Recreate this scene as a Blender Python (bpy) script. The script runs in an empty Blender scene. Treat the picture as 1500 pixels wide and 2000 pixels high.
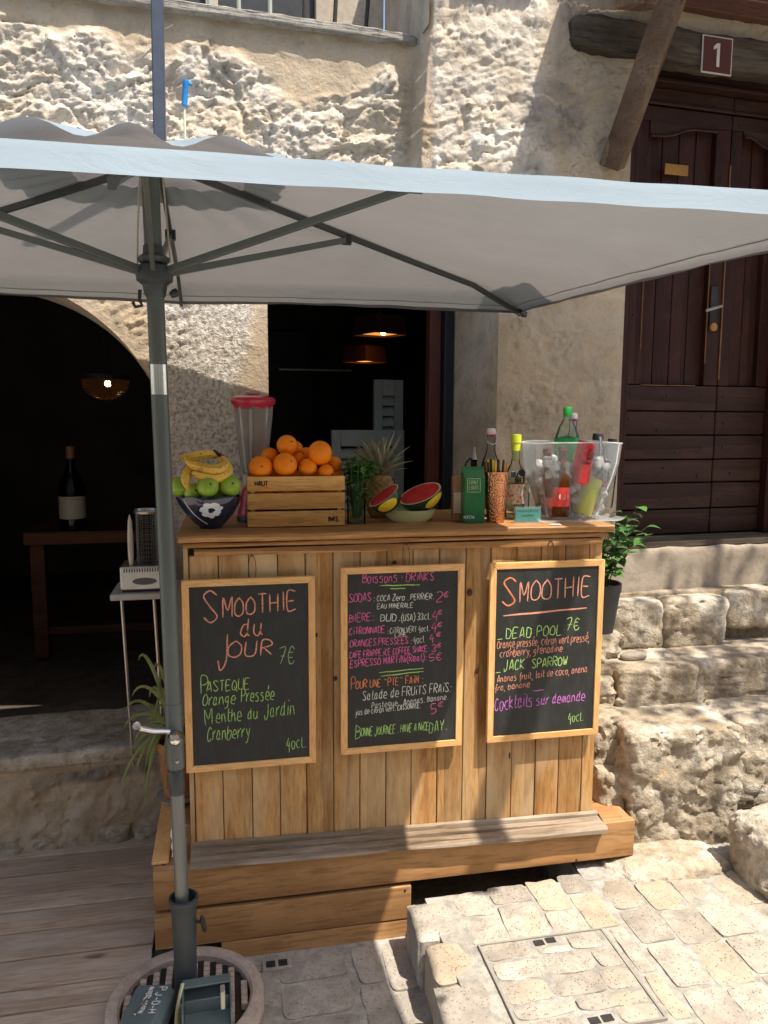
import bpy, bmesh, math, random
import numpy as np
from mathutils import Vector, Matrix

random.seed(7)
SC = bpy.context.scene
COL = SC.collection
R = math.radians

# ------------------------------------------------------------ camera
EYE = 1.75
YAW, PITCH, ROLL, FPX = R(-11.5), R(-7), R(0.28), 1502.0
_f = Vector((-math.sin(YAW)*math.cos(PITCH), math.cos(YAW)*math.cos(PITCH), math.sin(PITCH)))
_r0 = Vector((math.cos(YAW), math.sin(YAW), 0)); _u0 = _r0.cross(_f)
_r = _r0*math.cos(ROLL) + _u0*math.sin(ROLL); _u = -_r0*math.sin(ROLL) + _u0*math.cos(ROLL)
cam_d = bpy.data.cameras.new('camera'); cam = bpy.data.objects.new('camera', cam_d); COL.objects.link(cam)
cam_d.sensor_fit = 'HORIZONTAL'; cam_d.sensor_width = 36; cam_d.lens = 36*FPX/1500
cam_d.clip_start = 0.02; cam_d.clip_end = 400
m = Matrix((( _r.x, _u.x, -_f.x, 0), (_r.y, _u.y, -_f.y, 0), (_r.z, _u.z, -_f.z, EYE), (0, 0, 0, 1)))
cam.matrix_world = m
SC.camera = cam

# ------------------------------------------------------------ light
LX, LY = 0.33, -0.35                       # direction towards the sun is (LX, LY, 1)
world = bpy.data.worlds.new('World'); SC.world = world; world.use_nodes = True
wn_ = world.node_tree.nodes; wl_ = world.node_tree.links
sky = wn_.new('ShaderNodeTexSky'); sky.sky_type = 'NISHITA'; sky.sun_disc = False
sky.sun_elevation = math.atan2(1, math.hypot(LX, LY)); sky.sun_rotation = math.atan2(LX, LY)
sky.altitude = 200; sky.dust_density = 2.6; sky.ozone_density = 0.8
wn_['Background'].inputs['Strength'].default_value = 0.15
wl_.new(sky.outputs[0], wn_['Background'].inputs['Color'])
sun_d = bpy.data.lights.new('sun', 'SUN'); sun_d.energy = 4.4; sun_d.angle = R(0.53); sun_d.color = (1, .925, .81)
sun = bpy.data.objects.new('sun', sun_d); COL.objects.link(sun)
sun.rotation_euler = Vector((LX, LY, 1)).to_track_quat('Z', 'Y').to_euler()
sun.location = (3, -2, 9)
SC.view_settings.view_transform = 'Standard'; SC.view_settings.look = 'None'
SC.view_settings.exposure = 0.86; SC.view_settings.gamma = 1
SC.view_settings.use_curve_mapping = False
SC.render.engine = 'CYCLES'
SC.cycles.max_bounces = 10; SC.cycles.transparent_max_bounces = 24; SC.cycles.transmission_bounces = 8
SC.cycles.use_denoising = True

# ------------------------------------------------------------ measuring helpers (rays from the eye onto real planes)
def ray(px, py): return _f + _r*((px-750)/FPX) + _u*((1000-py)/FPX)
CAM = Vector((0, 0, EYE))
def PY(px, py, Y):
    d = ray(px, py); return CAM + d*(Y/d.y)
def PZ(px, py, Z):
    d = ray(px, py); return CAM + d*((Z-EYE)/d.z)
WA = R(4); WN = Vector((math.sin(WA), -math.cos(WA), 0)); WT = Vector((math.cos(WA), math.sin(WA), 0)); W0 = Vector((0, 3.02, 0))
def W(u, n, z): return W0 + WT*u + WN*n + Vector((0, 0, z))
def PW(px, py, n=0):
    d = ray(px, py); t = (W0 + WN*n - CAM).dot(WN)/d.dot(WN); q = CAM + d*t - W0
    return q.dot(WT), q.z

# ------------------------------------------------------------ noise
def _h(ix, iy, iz, s):
    h = (ix*374761393 + iy*668265263 + iz*2147483647 + s*1274126177) & 0xffffffff
    h = ((h ^ (h >> 13))*1274126177) & 0xffffffff
    h = ((h ^ (h >> 16))*2246822519) & 0xffffffff
    return ((h ^ (h >> 15)) & 0xffffff)/float(0xffffff)
def vnoise(p, s=0):
    p = np.asarray(p, float); i = np.floor(p).astype(np.int64); f = p - i; f = f*f*(3-2*f)
    x, y, z = i.T; fx, fy, fz = f.T; o = 0
    for dx in (0, 1):
        for dy in (0, 1):
            for dz in (0, 1):
                w = (fx if dx else 1-fx)*(fy if dy else 1-fy)*(fz if dz else 1-fz)
                o = o + w*_h(x+dx, y+dy, z+dz, s)
    return o*2-1
def fbm(p, o=4, s=0, g=.5, ridge=False):
    a, t, q = 1.0, 0, np.asarray(p, float)
    for k in range(o):
        n = vnoise(q, s+k*17)
        t = t + a*((1-2*np.abs(n)) if ridge else n); q = q*2.03+11.7; a *= g
    return t
def worley(p, s=0):
    p = np.asarray(p, float); i = np.floor(p).astype(np.int64)
    f1 = np.full(len(p), 9.0); f2 = np.full(len(p), 9.0); idc = np.zeros(len(p))
    for dx in (-1, 0, 1):
        for dy in (-1, 0, 1):
            for dz in (-1, 0, 1):
                c = i + np.array([dx, dy, dz]); a, b, d = c.T
                q = np.stack([a+_h(a, b, d, s), b+_h(a, b, d, s+1), d+_h(a, b, d, s+2)], 1)
                r = np.sqrt(((q-p)**2).sum(1)); n = r < f1
                f2 = np.where(n, f1, np.minimum(f2, r)); idc = np.where(n, _h(a, b, d, s+5), idc); f1 = np.where(n, r, f1)
    return f1, f2, idc
def facets(p, s=0, tilt=.9):
    p = np.asarray(p, float); i = np.floor(p).astype(np.int64); f1 = np.full(len(p), 9.0); f2 = f1.copy(); h = np.zeros(len(p))
    for dx in (-1, 0, 1):
        for dy in (-1, 0, 1):
            c = i + np.array([dx, dy, 0]); a, b, d = c.T; qx, qy = a+_h(a, b, d, s), b+_h(a, b, d, s+1)
            r = np.hypot(qx-p[:, 0], qy-p[:, 1]); n = r < f1
            hh = _h(a, b, d, s+5) + tilt*((_h(a, b, d, s+6)*2-1)*(p[:, 0]-qx) + (_h(a, b, d, s+7)*2-1)*(p[:, 1]-qy))
            f2 = np.where(n, f1, np.minimum(f2, r)); h = np.where(n, hh, h); f1 = np.where(n, r, f1)
    return h*sst(-.03, .07, f2-f1)
def sst(a, b, x):
    t = np.clip((x-a)/(b-a), 0, 1); return t*t*(3-2*t)

# ------------------------------------------------------------ mesh building
class MB:
    def __init__(s): s.v = []; s.f = []
    def add(s, vs, fs):
        o = len(s.v); s.v += [tuple(map(float, v)) for v in vs]; s.f += [tuple(i+o for i in f) for f in fs]; return s
    def box(s, x0, x1, y0, y1, z0, z1, M=None):
        vs = [Vector((x, y, z)) for x in (x0, x1) for y in (y0, y1) for z in (z0, z1)]
        if M: vs = [M @ v for v in vs]
        return s.add(vs, [(0, 1, 3, 2), (4, 6, 7, 5), (0, 4, 5, 1), (2, 3, 7, 6), (0, 2, 6, 4), (1, 5, 7, 3)])
    def bar(s, a, b, w, h, up=(0, 0, 1)):
        a, b = Vector(a), Vector(b); d = (b-a); L = d.length; d.normalize()
        sx = d.cross(Vector(up)); 
        if sx.length < 1e-4: sx = d.cross(Vector((1, 0, 0)))
        sx.normalize(); sy = sx.cross(d)
        M = Matrix(((sx.x, d.x, sy.x, a.x), (sx.y, d.y, sy.y, a.y), (sx.z, d.z, sy.z, a.z), (0, 0, 0, 1)))
        return s.box(-w/2, w/2, 0, L, -h/2, h/2, M)
    def tube(s, pts, rad, n=8, cap=True, flat=1.0):
        pts = [Vector(p) for p in pts]; k = len(pts)
        if not hasattr(rad, '__len__'): rad = [rad]*k
        vs = []; nx = None
        for i, p in enumerate(pts):
            d = (pts[min(i+1, k-1)] - pts[max(i-1, 0)]).normalized()
            if nx is None:
                nx = d.cross(Vector((0, 0, 1)))
                if nx.length < 1e-3: nx = Vector((1, 0, 0))
            nx = (nx - d*nx.dot(d)).normalized(); ny = d.cross(nx)
            for j in range(n):
                a = 2*math.pi*j/n; vs.append(p + (nx*math.cos(a) + ny*math.sin(a)*flat)*rad[i])
        fs = [(i*n+j, i*n+(j+1) % n, (i+1)*n+(j+1) % n, (i+1)*n+j) for i in range(k-1) for j in range(n)]
        if cap: fs += [tuple(range(n))[::-1], tuple((k-1)*n+j for j in range(n))]
        return s.add(vs, fs)
    def lathe(s, prof, n=32, c=(0, 0, 0), M=None, caps=True, sx=1, sy=1):
        k = len(prof); vs = []
        for r, z in prof:
            for j in range(n):
                a = 2*math.pi*j/n; v = Vector((r*math.cos(a)*sx, r*math.sin(a)*sy, z))
                vs.append((M @ v if M else v) + Vector(c))
        fs = [(i*n+j, i*n+(j+1) % n, (i+1)*n+(j+1) % n, (i+1)*n+j) for i in range(k-1) for j in range(n)]
        if caps: fs += [tuple(range(n))[::-1], tuple((k-1)*n+j for j in range(n))]
        return s.add(vs, fs)
    def grid(s, P, nx, ny):
        return s.add(P, [(j*nx+i, j*nx+i+1, (j+1)*nx+i+1, (j+1)*nx+i) for j in range(ny-1) for i in range(nx-1)])

ORG = {}
def link(o, parent=None, loc=(0, 0, 0)):
    COL.objects.link(o); w = Vector(loc)
    if parent is not None:
        o.parent = parent; o.location = w - ORG[parent.name]
    else: o.location = w
    ORG[o.name] = w; return o
def thing(name, label, cat, loc=(0, 0, 0), group=None):
    o = bpy.data.objects.new(name, None); o.empty_display_size = .05; link(o, None, loc)
    o['label'] = label; o['category'] = cat
    if group: o['group'] = group
    return o
def obj(name, mb, mat, parent=None, smooth=40, bevel=0, seg=2, label=None, kind=None, cat=None, group=None, origin=None):
    if isinstance(mb, MB): V, Fc = mb.v, mb.f
    else: V, Fc = mb
    V = np.asarray(V, float)
    c = (V.min(0)+V.max(0))/2 if origin is None else np.array(origin, float)
    me = bpy.data.meshes.new(name); me.from_pydata((V-c).tolist(), [], [tuple(f) for f in Fc]); me.validate()
    bm = bmesh.new(); bm.from_mesh(me); bmesh.ops.recalc_face_normals(bm, faces=bm.faces) if len(Fc) < 60000 else None; bm.to_mesh(me); bm.free()
    if smooth:
        me.polygons.foreach_set('use_smooth', [True]*len(me.polygons))
        me.set_sharp_from_angle(angle=R(smooth))
    o = bpy.data.objects.new(name, me); link(o, parent, c)
    me.materials.append(mat)
    if bevel:
        b = o.modifiers.new('bevel', 'BEVEL'); b.width = bevel; b.segments = seg; b.limit_method = 'ANGLE'; b.angle_limit = R(40)
    if label: o['label'] = label
    if kind: o['kind'] = kind
    if cat: o['category'] = cat
    if group: o['group'] = group
    return o
def struct(name, mb, mat, **k): return obj(name, mb, mat, kind='structure', **k)
def copy_tree(o, parent=None, loc=None, rot=None, label=None):
    c = o.copy(); COL.objects.link(c); c.parent = parent
    if loc is not None: c.location = loc; ORG[c.name] = Vector(loc)
    if rot is not None: c.rotation_euler = rot
    if label: c['label'] = label
    for ch in list(o.children): copy_tree(ch, c)
    return c

# ------------------------------------------------------------ materials
class NT:
    def __init__(s, name):
        s.m = bpy.data.materials.new(name); s.m.use_nodes = True; s.t = s.m.node_tree; s.b = s.t.nodes['Principled BSDF']
        s.out = s.t.nodes['Material Output']
    def n(s, typ, **k):
        o = s.t.nodes.new('ShaderNode'+typ)
        for a, v in k.items(): setattr(o, a, v)
        return o
    def l(s, a, b): s.t.links.new(a, b)
    def set(s, **k):
        for a, v in k.items():
            s.b.inputs[a.replace('_', ' ')].default_value = v
        return s
    def co(s, scale=(1, 1, 1), rnd=True, kind='Object'):
        tc = s.n('TexCoord'); mp = s.n('Mapping'); mp.inputs['Scale'].default_value = scale
        if rnd:
            oi = s.n('ObjectInfo'); mu = s.n('Math', operation='MULTIPLY'); mu.inputs[1].default_value = 37
            s.l(oi.outputs['Random'], mu.inputs[0]); ad = s.n('VectorMath', operation='ADD')
            s.l(tc.outputs[kind], ad.inputs[0]); s.l(mu.outputs[0], ad.inputs[1]); s.l(ad.outputs[0], mp.inputs[0])
        else: s.l(tc.outputs[kind], mp.inputs[0])
        return mp.outputs[0]
    def noise(s, co, scale, detail=4, rough=.55, dist=0):
        o = s.n('TexNoise'); o.inputs['Scale'].default_value = scale; o.inputs['Detail'].default_value = detail
        o.inputs['Roughness'].default_value = rough; o.inputs['Distortion'].default_value = dist; s.l(co, o.inputs[0]); return o.outputs[0]
    def ramp(s, fac, stops):
        o = s.n('ValToRGB'); e = o.color_ramp.elements
        while len(e) < len(stops): e.new(.5)
        for i, (p, c) in enumerate(stops):
            e[i].position = p; e[i].color = (*c, 1) if hasattr(c, '__len__') else (c, c, c, 1)
        s.l(fac, o.inputs[0]); return o.outputs[0]
    def mix(s, fac, a, b, mode='MIX'):
        o = s.n('Mix', data_type='RGBA', blend_type=mode)
        for k, v in ((0, fac), (6, a), (7, b)):
            if isinstance(v, bpy.types.NodeSocket): s.l(v, o.inputs[k])
            elif hasattr(v, '__len__'): o.inputs[k].default_value = (*v, 1)
            else: o.inputs[k].default_value = v
        return o.outputs[2]
    def math(s, op, a, b=0):
        o = s.n('Math', operation=op)
        for k, v in ((0, a), (1, b)):
            if isinstance(v, bpy.types.NodeSocket): s.l(v, o.inputs[k])
            else: o.inputs[k].default_value = v
        return o.outputs[0]
    def rnd(s): return s.n('ObjectInfo').outputs['Random']
    def bump(s, h, st=.5, d=.002, prev=None):
        o = s.n('Bump'); o.inputs['Strength'].default_value = st; o.inputs['Distance'].default_value = d
        s.l(h, o.inputs['Height'])
        if prev: s.l(prev, o.inputs['Normal'])
        s.l(o.outputs[0], s.b.inputs['Normal']); return o.outputs[0]
    def col(s, c): s.l(c, s.b.inputs['Base Color'])
    def rough(s, c): s.l(c, s.b.inputs['Roughness'])

def plain(name, c, rough=.5, metal=0, bumpy=0, spec=.5, var=.12, vs=9, coat=0):
    t = NT(name); t.set(Roughness=rough, Metallic=metal, Coat_Weight=coat); t.b.inputs['Specular IOR Level'].default_value = spec
    co = t.co(); n = t.noise(co, vs, 5)
    a = tuple(x*(1-var) for x in c); b = tuple(min(1, x*(1+var)) for x in c)
    t.col(t.ramp(n, [(.3, a), (.7, b)]))
    r = t.noise(co, vs*6, 3); t.rough(t.ramp(r, [(.2, max(.02, rough-.07)), (.8, min(1, rough+.1))]))
    if bumpy: t.bump(t.noise(co, vs*14, 4), .4, bumpy)
    return t.m
def wood(name, dark, mid, light, axis='Z', rough=.62, wear=.0, grain=1.0, wearc=(.38, .33, .27), knots=True, var=.5):
    t = NT(name); lo, hi = 1.5*grain, 15*grain
    sc = {'X': (lo, hi, hi), 'Y': (hi, lo, hi), 'Z': (hi, hi, lo)}[axis]
    co = t.co(sc); co2 = t.co(tuple(x*.28 for x in sc))
    rings = t.n('TexWave', wave_type='BANDS', bands_direction='X' if axis != 'X' else 'Z', wave_profile='SAW')
    rings.inputs['Scale'].default_value = .55; rings.inputs['Distortion'].default_value = 9; rings.inputs['Detail'].default_value = 3
    rings.inputs['Detail Scale'].default_value = .7; t.l(co2, rings.inputs[0])
    n1 = t.noise(co, 1.6, 6, .6, .4); n2 = t.noise(co, 9, 4, .6)
    f = t.math('ADD', t.math('MULTIPLY', rings.outputs['Fac'], .35), t.math('MULTIPLY', n1, .75))
    c = t.ramp(f, [(.22, dark), (.5, mid), (.82, light)])
    c = t.mix(t.ramp(n2, [(.36, .5), (.52, 0)]), c, tuple(x*.6 for x in dark))
    if knots:
        vo = t.n('TexVoronoi'); vo.inputs['Scale'].default_value = .8; vo.inputs['Randomness'].default_value = 1
        t.l(t.co(tuple(x*.45 for x in sc) if False else {'X': (3, 9, 9), 'Y': (9, 3, 9), 'Z': (9, 9, 3)}[axis]), vo.inputs[0])
        c = t.mix(t.ramp(vo.outputs['Distance'], [(.05, .85), (.11, 0)]), c, tuple(x*.35 for x in dark))
    patch = t.noise(t.co((1, 1, 1)), 5, 5, .6)
    c = t.mix(t.ramp(patch, [(.35, .55), (.62, 0)]), c, tuple(x*.62 for x in mid))
    if wear: c = t.mix(t.ramp(t.noise(t.co({'X': (.4, 2, 2), 'Y': (2, .4, 2), 'Z': (2, 2, .4)}[axis]), 4, 6, .7), [(.5-wear*.3, 0), (.75-wear*.3, .9)]), c, wearc)
    hs = t.n('HueSaturation'); hs.inputs['Saturation'].default_value = 1.0
    t.l(t.math('ADD', t.math('MULTIPLY', t.rnd(), var), 1-var/2), hs.inputs['Value']); t.l(c, hs.inputs['Color'])
    t.col(hs.outputs[0]); t.set(Roughness=rough); t.b.inputs['Specular IOR Level'].default_value = .22
    t.bump(t.math('ADD', n2, t.math('MULTIPLY', f, .6)), .5, .0012)
    return t.m
def stone(name, cols, scale=1, pits=0, rough=.92, bump=.004, spots=None, moss=None, gran=60, objvar=.25, tint=None):
    t = NT(name); co = t.co((scale,)*3); t.set(Roughness=rough); t.b.inputs['Specular IOR Level'].default_value = .25
    n1 = t.noise(co, 3.1, 8, .62, .6); n2 = t.noise(co, 14, 6, .65); n3 = t.noise(co, gran, 4, .7)
    c = t.ramp(n1, [(.3, cols[0]), (.5, cols[1]), (.68, cols[2])])
    c = t.mix(t.ramp(n2, [(.35, .5), (.55, 0)]), c, tuple(x*.62 for x in cols[0]))
    c = t.mix(t.ramp(n3, [(.3, .45), (.5, 0)]), c, tuple(x*.55 for x in cols[1]))
    if spots:
        n4 = t.noise(t.co((scale,)*3), 4.3, 4, .6, 1.2); c = t.mix(t.ramp(n4, [(.6, 0), (.72, .7)]), c, spots)
    if moss:
        n5 = t.noise(t.co((scale*1.0,)*3), 7.7, 6, .7, .6); c = t.mix(t.ramp(n5, [(.55, 0), (.7, .75)]), c, moss)
    if tint:
        fr = t.math('FRACT', t.math('MULTIPLY', t.rnd(), 7.31)); c = t.mix(t.ramp(fr, [(.55, 0), (.97, .38)]), c, tint)
    h = t.math('ADD', t.math('MULTIPLY', n2, .8), t.math('MULTIPLY', n3, .5))
    if pits:
        vo = t.n('TexVoronoi'); vo.inputs['Scale'].default_value = pits; t.l(co, vo.inputs[0])
        pm = t.ramp(vo.outputs['Distance'], [(.17, 1), (.27, 0)])
        gate = t.ramp(t.noise(co, pits*.4, 2), [(.42, 0), (.52, 1)])
        pm = t.math('MULTIPLY', pm, gate)
        c = t.mix(t.math('MULTIPLY', pm, .6), c, tuple(x*.42 for x in cols[0])); h = t.math('SUBTRACT', h, t.math('MULTIPLY', pm, 1.2))
    hs = t.n('HueSaturation'); t.l(t.math('ADD', t.math('MULTIPLY', t.rnd(), objvar*.7), 1-objvar*.35), hs.inputs['Value']); t.l(c, hs.inputs['Color'])
    t.col(hs.outputs[0]); t.bump(h, .7, bump); return t.m
def clear(name, tint=(.95, .97, .97), refl=.12, rough=.03, haze=0, hazec=(.9, .92, .93)):
    """thin clear sheet: see-through with a fresnel reflection"""
    t = NT(name); t.t.nodes.remove(t.b)
    tr = t.n('BsdfTransparent'); tr.inputs[0].default_value = (*tint, 1)
    gl = t.n('BsdfGlossy'); gl.inputs['Roughness'].default_value = rough; gl.inputs[0].default_value = (1, 1, 1, 1)
    lw = t.n('LayerWeight'); lw.inputs['Blend'].default_value = refl
    nz = t.noise(t.co((1, 1, 1)), 18, 3); bp = t.n('Bump'); bp.inputs['Strength'].default_value = .25; bp.inputs['Distance'].default_value = .004
    t.l(nz, bp.inputs['Height']); t.l(bp.outputs[0], gl.inputs['Normal'])
    mx = t.n('MixShader'); t.l(lw.outputs['Fresnel'], mx.inputs[0]); t.l(tr.outputs[0], mx.inputs[1]); t.l(gl.outputs[0], mx.inputs[2])
    last = mx.outputs[0]
    if haze:
        df = t.n('BsdfDiffuse'); df.inputs[0].default_value = (*hazec, 1); tl = t.n('BsdfTranslucent'); tl.inputs[0].default_value = (*hazec, 1)
        m1 = t.n('MixShader'); m1.inputs[0].default_value = .5; t.l(df.outputs[0], m1.inputs[1]); t.l(tl.outputs[0], m1.inputs[2])
        m2 = t.n('MixShader'); m2.inputs[0].default_value = haze; t.l(last, m2.inputs[1]); t.l(m1.outputs[0], m2.inputs[2]); last = m2.outputs[0]
    t.l(last, t.out.inputs[0]); return t.m
def cloth(name, c, tc, trans=.5):
    t = NT(name); t.t.nodes.remove(t.b)
    co = t.co((1, 1, 1), kind='Object'); n = t.noise(co, 3, 5, .6)
    wv = t.noise(t.co((1, 9, 1)), 120, 2)
    cc = t.ramp(n, [(.3, tuple(x*.93 for x in c)), (.7, tuple(x*1.05 for x in c))])
    ct = t.ramp(n, [(.3, tuple(x*.93 for x in tc)), (.7, tuple(x*1.05 for x in tc))])
    bp = t.n('Bump'); bp.inputs['Strength'].default_value = .55; bp.inputs['Distance'].default_value = .010
    t.l(t.math('ADD', t.noise(t.co((1, 2.6, 1)), 5.5, 5, .62, 1.2), t.math('MULTIPLY', wv, .05)), bp.inputs['Height'])
    df = t.n('BsdfDiffuse'); tl = t.n('BsdfTranslucent'); t.l(cc, df.inputs[0]); t.l(ct, tl.inputs[0])
    t.l(bp.outputs[0], df.inputs['Normal']); t.l(bp.outputs[0], tl.inputs['Normal'])
    mx = t.n('MixShader'); mx.inputs[0].default_value = trans; t.l(df.outputs[0], mx.inputs[1]); t.l(tl.outputs[0], mx.inputs[2])
    t.l(mx.outputs[0], t.out.inputs[0]); return t.m
def leafmat(name, a, b, trans=.25):
    t = NT(name); t.set(Roughness=.42); n = t.noise(t.co(), 30, 3)
    c = t.mix(t.rnd(), t.ramp(n, [(.3, a), (.7, b)]), b)
    t.col(c); tl = t.n('BsdfTranslucent'); t.l(c, tl.inputs[0])
    mx = t.n('MixShader'); mx.inputs[0].default_value = trans; t.l(t.b.outputs[0], mx.inputs[1]); t.l(tl.outputs[0], mx.inputs[2]); t.l(mx.outputs[0], t.out.inputs[0])
    return t.m
def emit(name, c, s):
    t = NT(name); t.set(Emission_Color=(*c, 1), Emission_Strength=s, Base_Color=(*c, 1)); return t.m

M = {}
M['plank'] = wood('bar plank wood', (.21, .088, .026), (.48, .245, .082), (.68, .40, .155), 'Z', wear=.28, wearc=(.60, .43, .24), var=.36)
M['apron'] = wood('bar rail wood', (.22, .095, .033), (.44, .225, .085), (.60, .35, .15), 'X', rough=.5, var=.2)
M['trimwood'] = wood('grey weathered trim wood', (.12, .08, .048), (.25, .18, .115), (.38, .29, .20), 'X', wear=.22, wearc=(.44, .36, .28), knots=False, var=.15)
M['plinth'] = wood('plinth board wood', (.23, .105, .038), (.44, .23, .092), (.55, .32, .145), 'X', rough=.55, var=.18, grain=.7)
M['plinthy'] = wood('plinth side wood', (.19, .10, .05), (.40, .22, .10), (.5, .31, .16), 'Y', rough=.6, var=.25)
M['deck'] = wood('weathered deck wood', (.25, .17, .11), (.46, .335, .235), (.60, .47, .35), 'X', wear=.2, wearc=(.48, .40, .33), rough=.75, var=.2, grain=.8)
M['frame'] = wood('light beech frame', (.72, .37, .13), (.86, .48, .19), (.92, .56, .25), 'Z', rough=.45, knots=False, var=.06, grain=1.2)
M['framex'] = wood('light beech frame rail', (.72, .37, .13), (.86, .48, .19), (.92, .56, .25), 'X', rough=.45, knots=False, var=.06, grain=1.2)
M['crate'] = wood('crate slat wood', (.42, .19, .045), (.68, .36, .11), (.82, .49, .18), 'X', rough=.5, knots=False, var=.14, grain=1.3)
M['beam'] = wood('old dark beam', (.03, .023, .018), (.085, .062, .044), (.16, .12, .085), 'X', rough=.8, wear=.1, wearc=(.2, .17, .13))
M['brace'] = wood('grey brown brace wood', (.07, .042, .025), (.16, .10, .065), (.27, .19, .13), 'Y', rough=.75)
M['soffit'] = wood('brown painted board', (.085, .035, .02), (.13, .055, .032), (.17, .08, .05), 'X', rough=.6, knots=False)
M['doorv'] = wood('dark varnished door wood', (.020, .006, .004), (.045, .014, .009), (.072, .026, .017), 'Z', rough=.5, knots=False, wear=0, var=.14)
M['doorh'] = wood('dark varnished door plank', (.022, .009, .006), (.046, .019, .013), (.072, .033, .023), 'X', rough=.5, knots=False, wear=0, var=.14)
M['wornedge'] = wood('bare worn wood edge', (.12, .055, .02), (.3, .14, .05), (.42, .23, .10), 'Z', rough=.6, knots=False)
_t = NT('chalkboard black'); _c = _t.co((1, 1, 1)); _n = _t.noise(_t.co((3, 1, 1)), 6, 6, .7, .8)
_t.col(_t.mix(_t.ramp(_n, [(.45, 0), (.75, .55)]), (.020, .021, .020), (.062, .064, .062))); _t.rough(_t.ramp(_n, [(.3, .42), (.7, .7)])); _t.b.inputs['Specular IOR Level'].default_value = .4; M['slate'] = _t.m
M['wall'] = None
M['paver'] = stone('beige paving stone', [(.28, .245, .20), (.385, .34, .28), (.47, .42, .345)], 1, pits=110, spots=(.38, .31, .21), bump=.004, objvar=.24, tint=(.42, .315, .17))
M['paverg'] = stone('grey paving stone', [(.27, .24, .20), (.37, .33, .28), (.45, .40, .33)], 1, pits=110, bump=.003, objvar=.25, tint=(.40, .32, .24))
M['mortar'] = stone('pale mortar', [(.27, .245, .205), (.40, .37, .32), (.50, .47, .42)], 3, bump=.006, gran=90)
M['rock'] = stone('rough step rock', [(.27, .21, .14), (.48, .405, .305), (.70, .64, .54)], 1.9, spots=(.42, .29, .12), moss=(.12, .105, .08), bump=.02, gran=45, objvar=.2)
M['rockfill'] = stone('rubble infill', [(.17, .13, .09), (.32, .255, .18), (.46, .39, .29)], 2.2, spots=(.36, .27, .14), moss=(.13, .12, .10), bump=.012, gran=50)
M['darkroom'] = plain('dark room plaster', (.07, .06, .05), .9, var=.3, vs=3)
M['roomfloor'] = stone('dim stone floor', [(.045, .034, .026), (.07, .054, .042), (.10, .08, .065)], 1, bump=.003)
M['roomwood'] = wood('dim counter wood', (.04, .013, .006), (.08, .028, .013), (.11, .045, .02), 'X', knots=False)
M['pole'] = plain('slate grey powder coat', (.105, .12, .115), .38, .2, var=.07)
M['poledark'] = plain('dark grey painted metal', (.052, .06, .062), .45, .2, var=.1)
M['polelow'] = plain('satin grey tube', (.18, .195, .185), .36, .5, var=.06)
M['chrome'] = plain('polished metal', (.72, .70, .66), .16, 1, var=.1)
M['steel'] = plain('brushed steel', (.46, .44, .42), .32, 1, var=.15, vs=20)
M['iron'] = plain('dark iron', (.05, .045, .042), .6, .6, var=.3)
M['blackpl'] = plain('black plastic', (.02, .022, .025), .42, var=.2)
M['cloth'] = cloth('parasol cloth', (.37, .455, .51), (.135, .118, .110), .48)
M['clothflap'] = cloth('parasol vent cloth', (.26, .26, .265), (.12, .105, .10), .35)
M['green'] = leafmat('plant leaf', (.045, .13, .03), (.10, .24, .05))
M['greend'] = leafmat('dark leaf', (.03, .085, .03), (.06, .14, .04), .2)
M['spider'] = leafmat('pale striped leaf', (.18, .26, .06), (.34, .40, .17), .3)
M['terra'] = plain('terracotta', (.42, .16, .07), .8, var=.15, bumpy=.001)
exec_later = []
# ============================================================ SETTING: ground
struct('ground', MB().box(-40, 40, -40, 40, -.3, 0), M['mortar'], smooth=0)

def slab(x0, x1, y0, y1, zt, zb, seed, n=9, jit=.004, dome=.0022, k=11):
    """one paving stone: rounded irregular outline, uneven top, sides going down into the bed"""
    rs = np.random.RandomState(seed); g = np.linspace(-1, 1, n); X, Y = np.meshgrid(g, g)
    m_ = np.maximum(np.abs(X), np.abs(Y)); nk = (np.abs(X)**k + np.abs(Y)**k)**(1/k); s_ = np.where(nk > 0, m_/np.maximum(nk, 1e-6), 1)
    px, py = X*s_, Y*s_; cx, cy, hx, hy = (x0+x1)/2, (y0+y1)/2, (x1-x0)/2, (y1-y0)/2
    wx, wy = cx+px*hx, cy+py*hy
    P = np.stack([wx.ravel()*14, wy.ravel()*14, np.full(n*n, seed*3.7)], 1)
    wx = wx + (fbm(P, 2, seed)*jit*m_.ravel()).reshape(n, n); wy = wy + (fbm(P+50, 2, seed+3)*jit*m_.ravel()).reshape(n, n)
    tx, ty = rs.uniform(-.012, .012, 2)
    z = zt - dome*m_**5 + (fbm(P*2.2, 3, seed+9)*.0028).reshape(n, n) + tx*px*hx*3 + ty*py*hy*3
    mb = MB(); mb.grid(np.stack([wx.ravel(), wy.ravel(), z.ravel()], 1), n, n)
    ring = [i for i in range(n)] + [j*n+n-1 for j in range(1, n)] + [(n-1)*n+i for i in range(n-2, -1, -1)] + [j*n for j in range(n-2, 0, -1)]
    o = len(mb.v)
    for r in ring: v = mb.v[r]; mb.v.append((v[0]+(v[0]-cx)*.01, v[1]+(v[1]-cy)*.01, zb))
    L = len(ring); mb.f += [(ring[i], ring[(i+1) % L], o+(i+1) % L, o+i) for i in range(L)]
    return mb
def bed(x0, x1, y0, y1, z, res=.02, amp=.004, seed=0, zb=None):
    nx, ny = int((x1-x0)/res)+2, int((y1-y0)/res)+2
    X, Y = np.meshgrid(np.linspace(x0, x1, nx), np.linspace(y0, y1, ny))
    P = np.stack([X.ravel(), Y.ravel(), np.zeros(X.size)], 1); z_ = z + fbm(P*30, 3, seed)*amp
    mb = MB().grid(np.stack([X.ravel(), Y.ravel(), z_], 1), nx, ny)
    if zb is not None: mb.box(x0, x1, y0, y1, zb, z-amp*2.2)
    return mb

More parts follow.
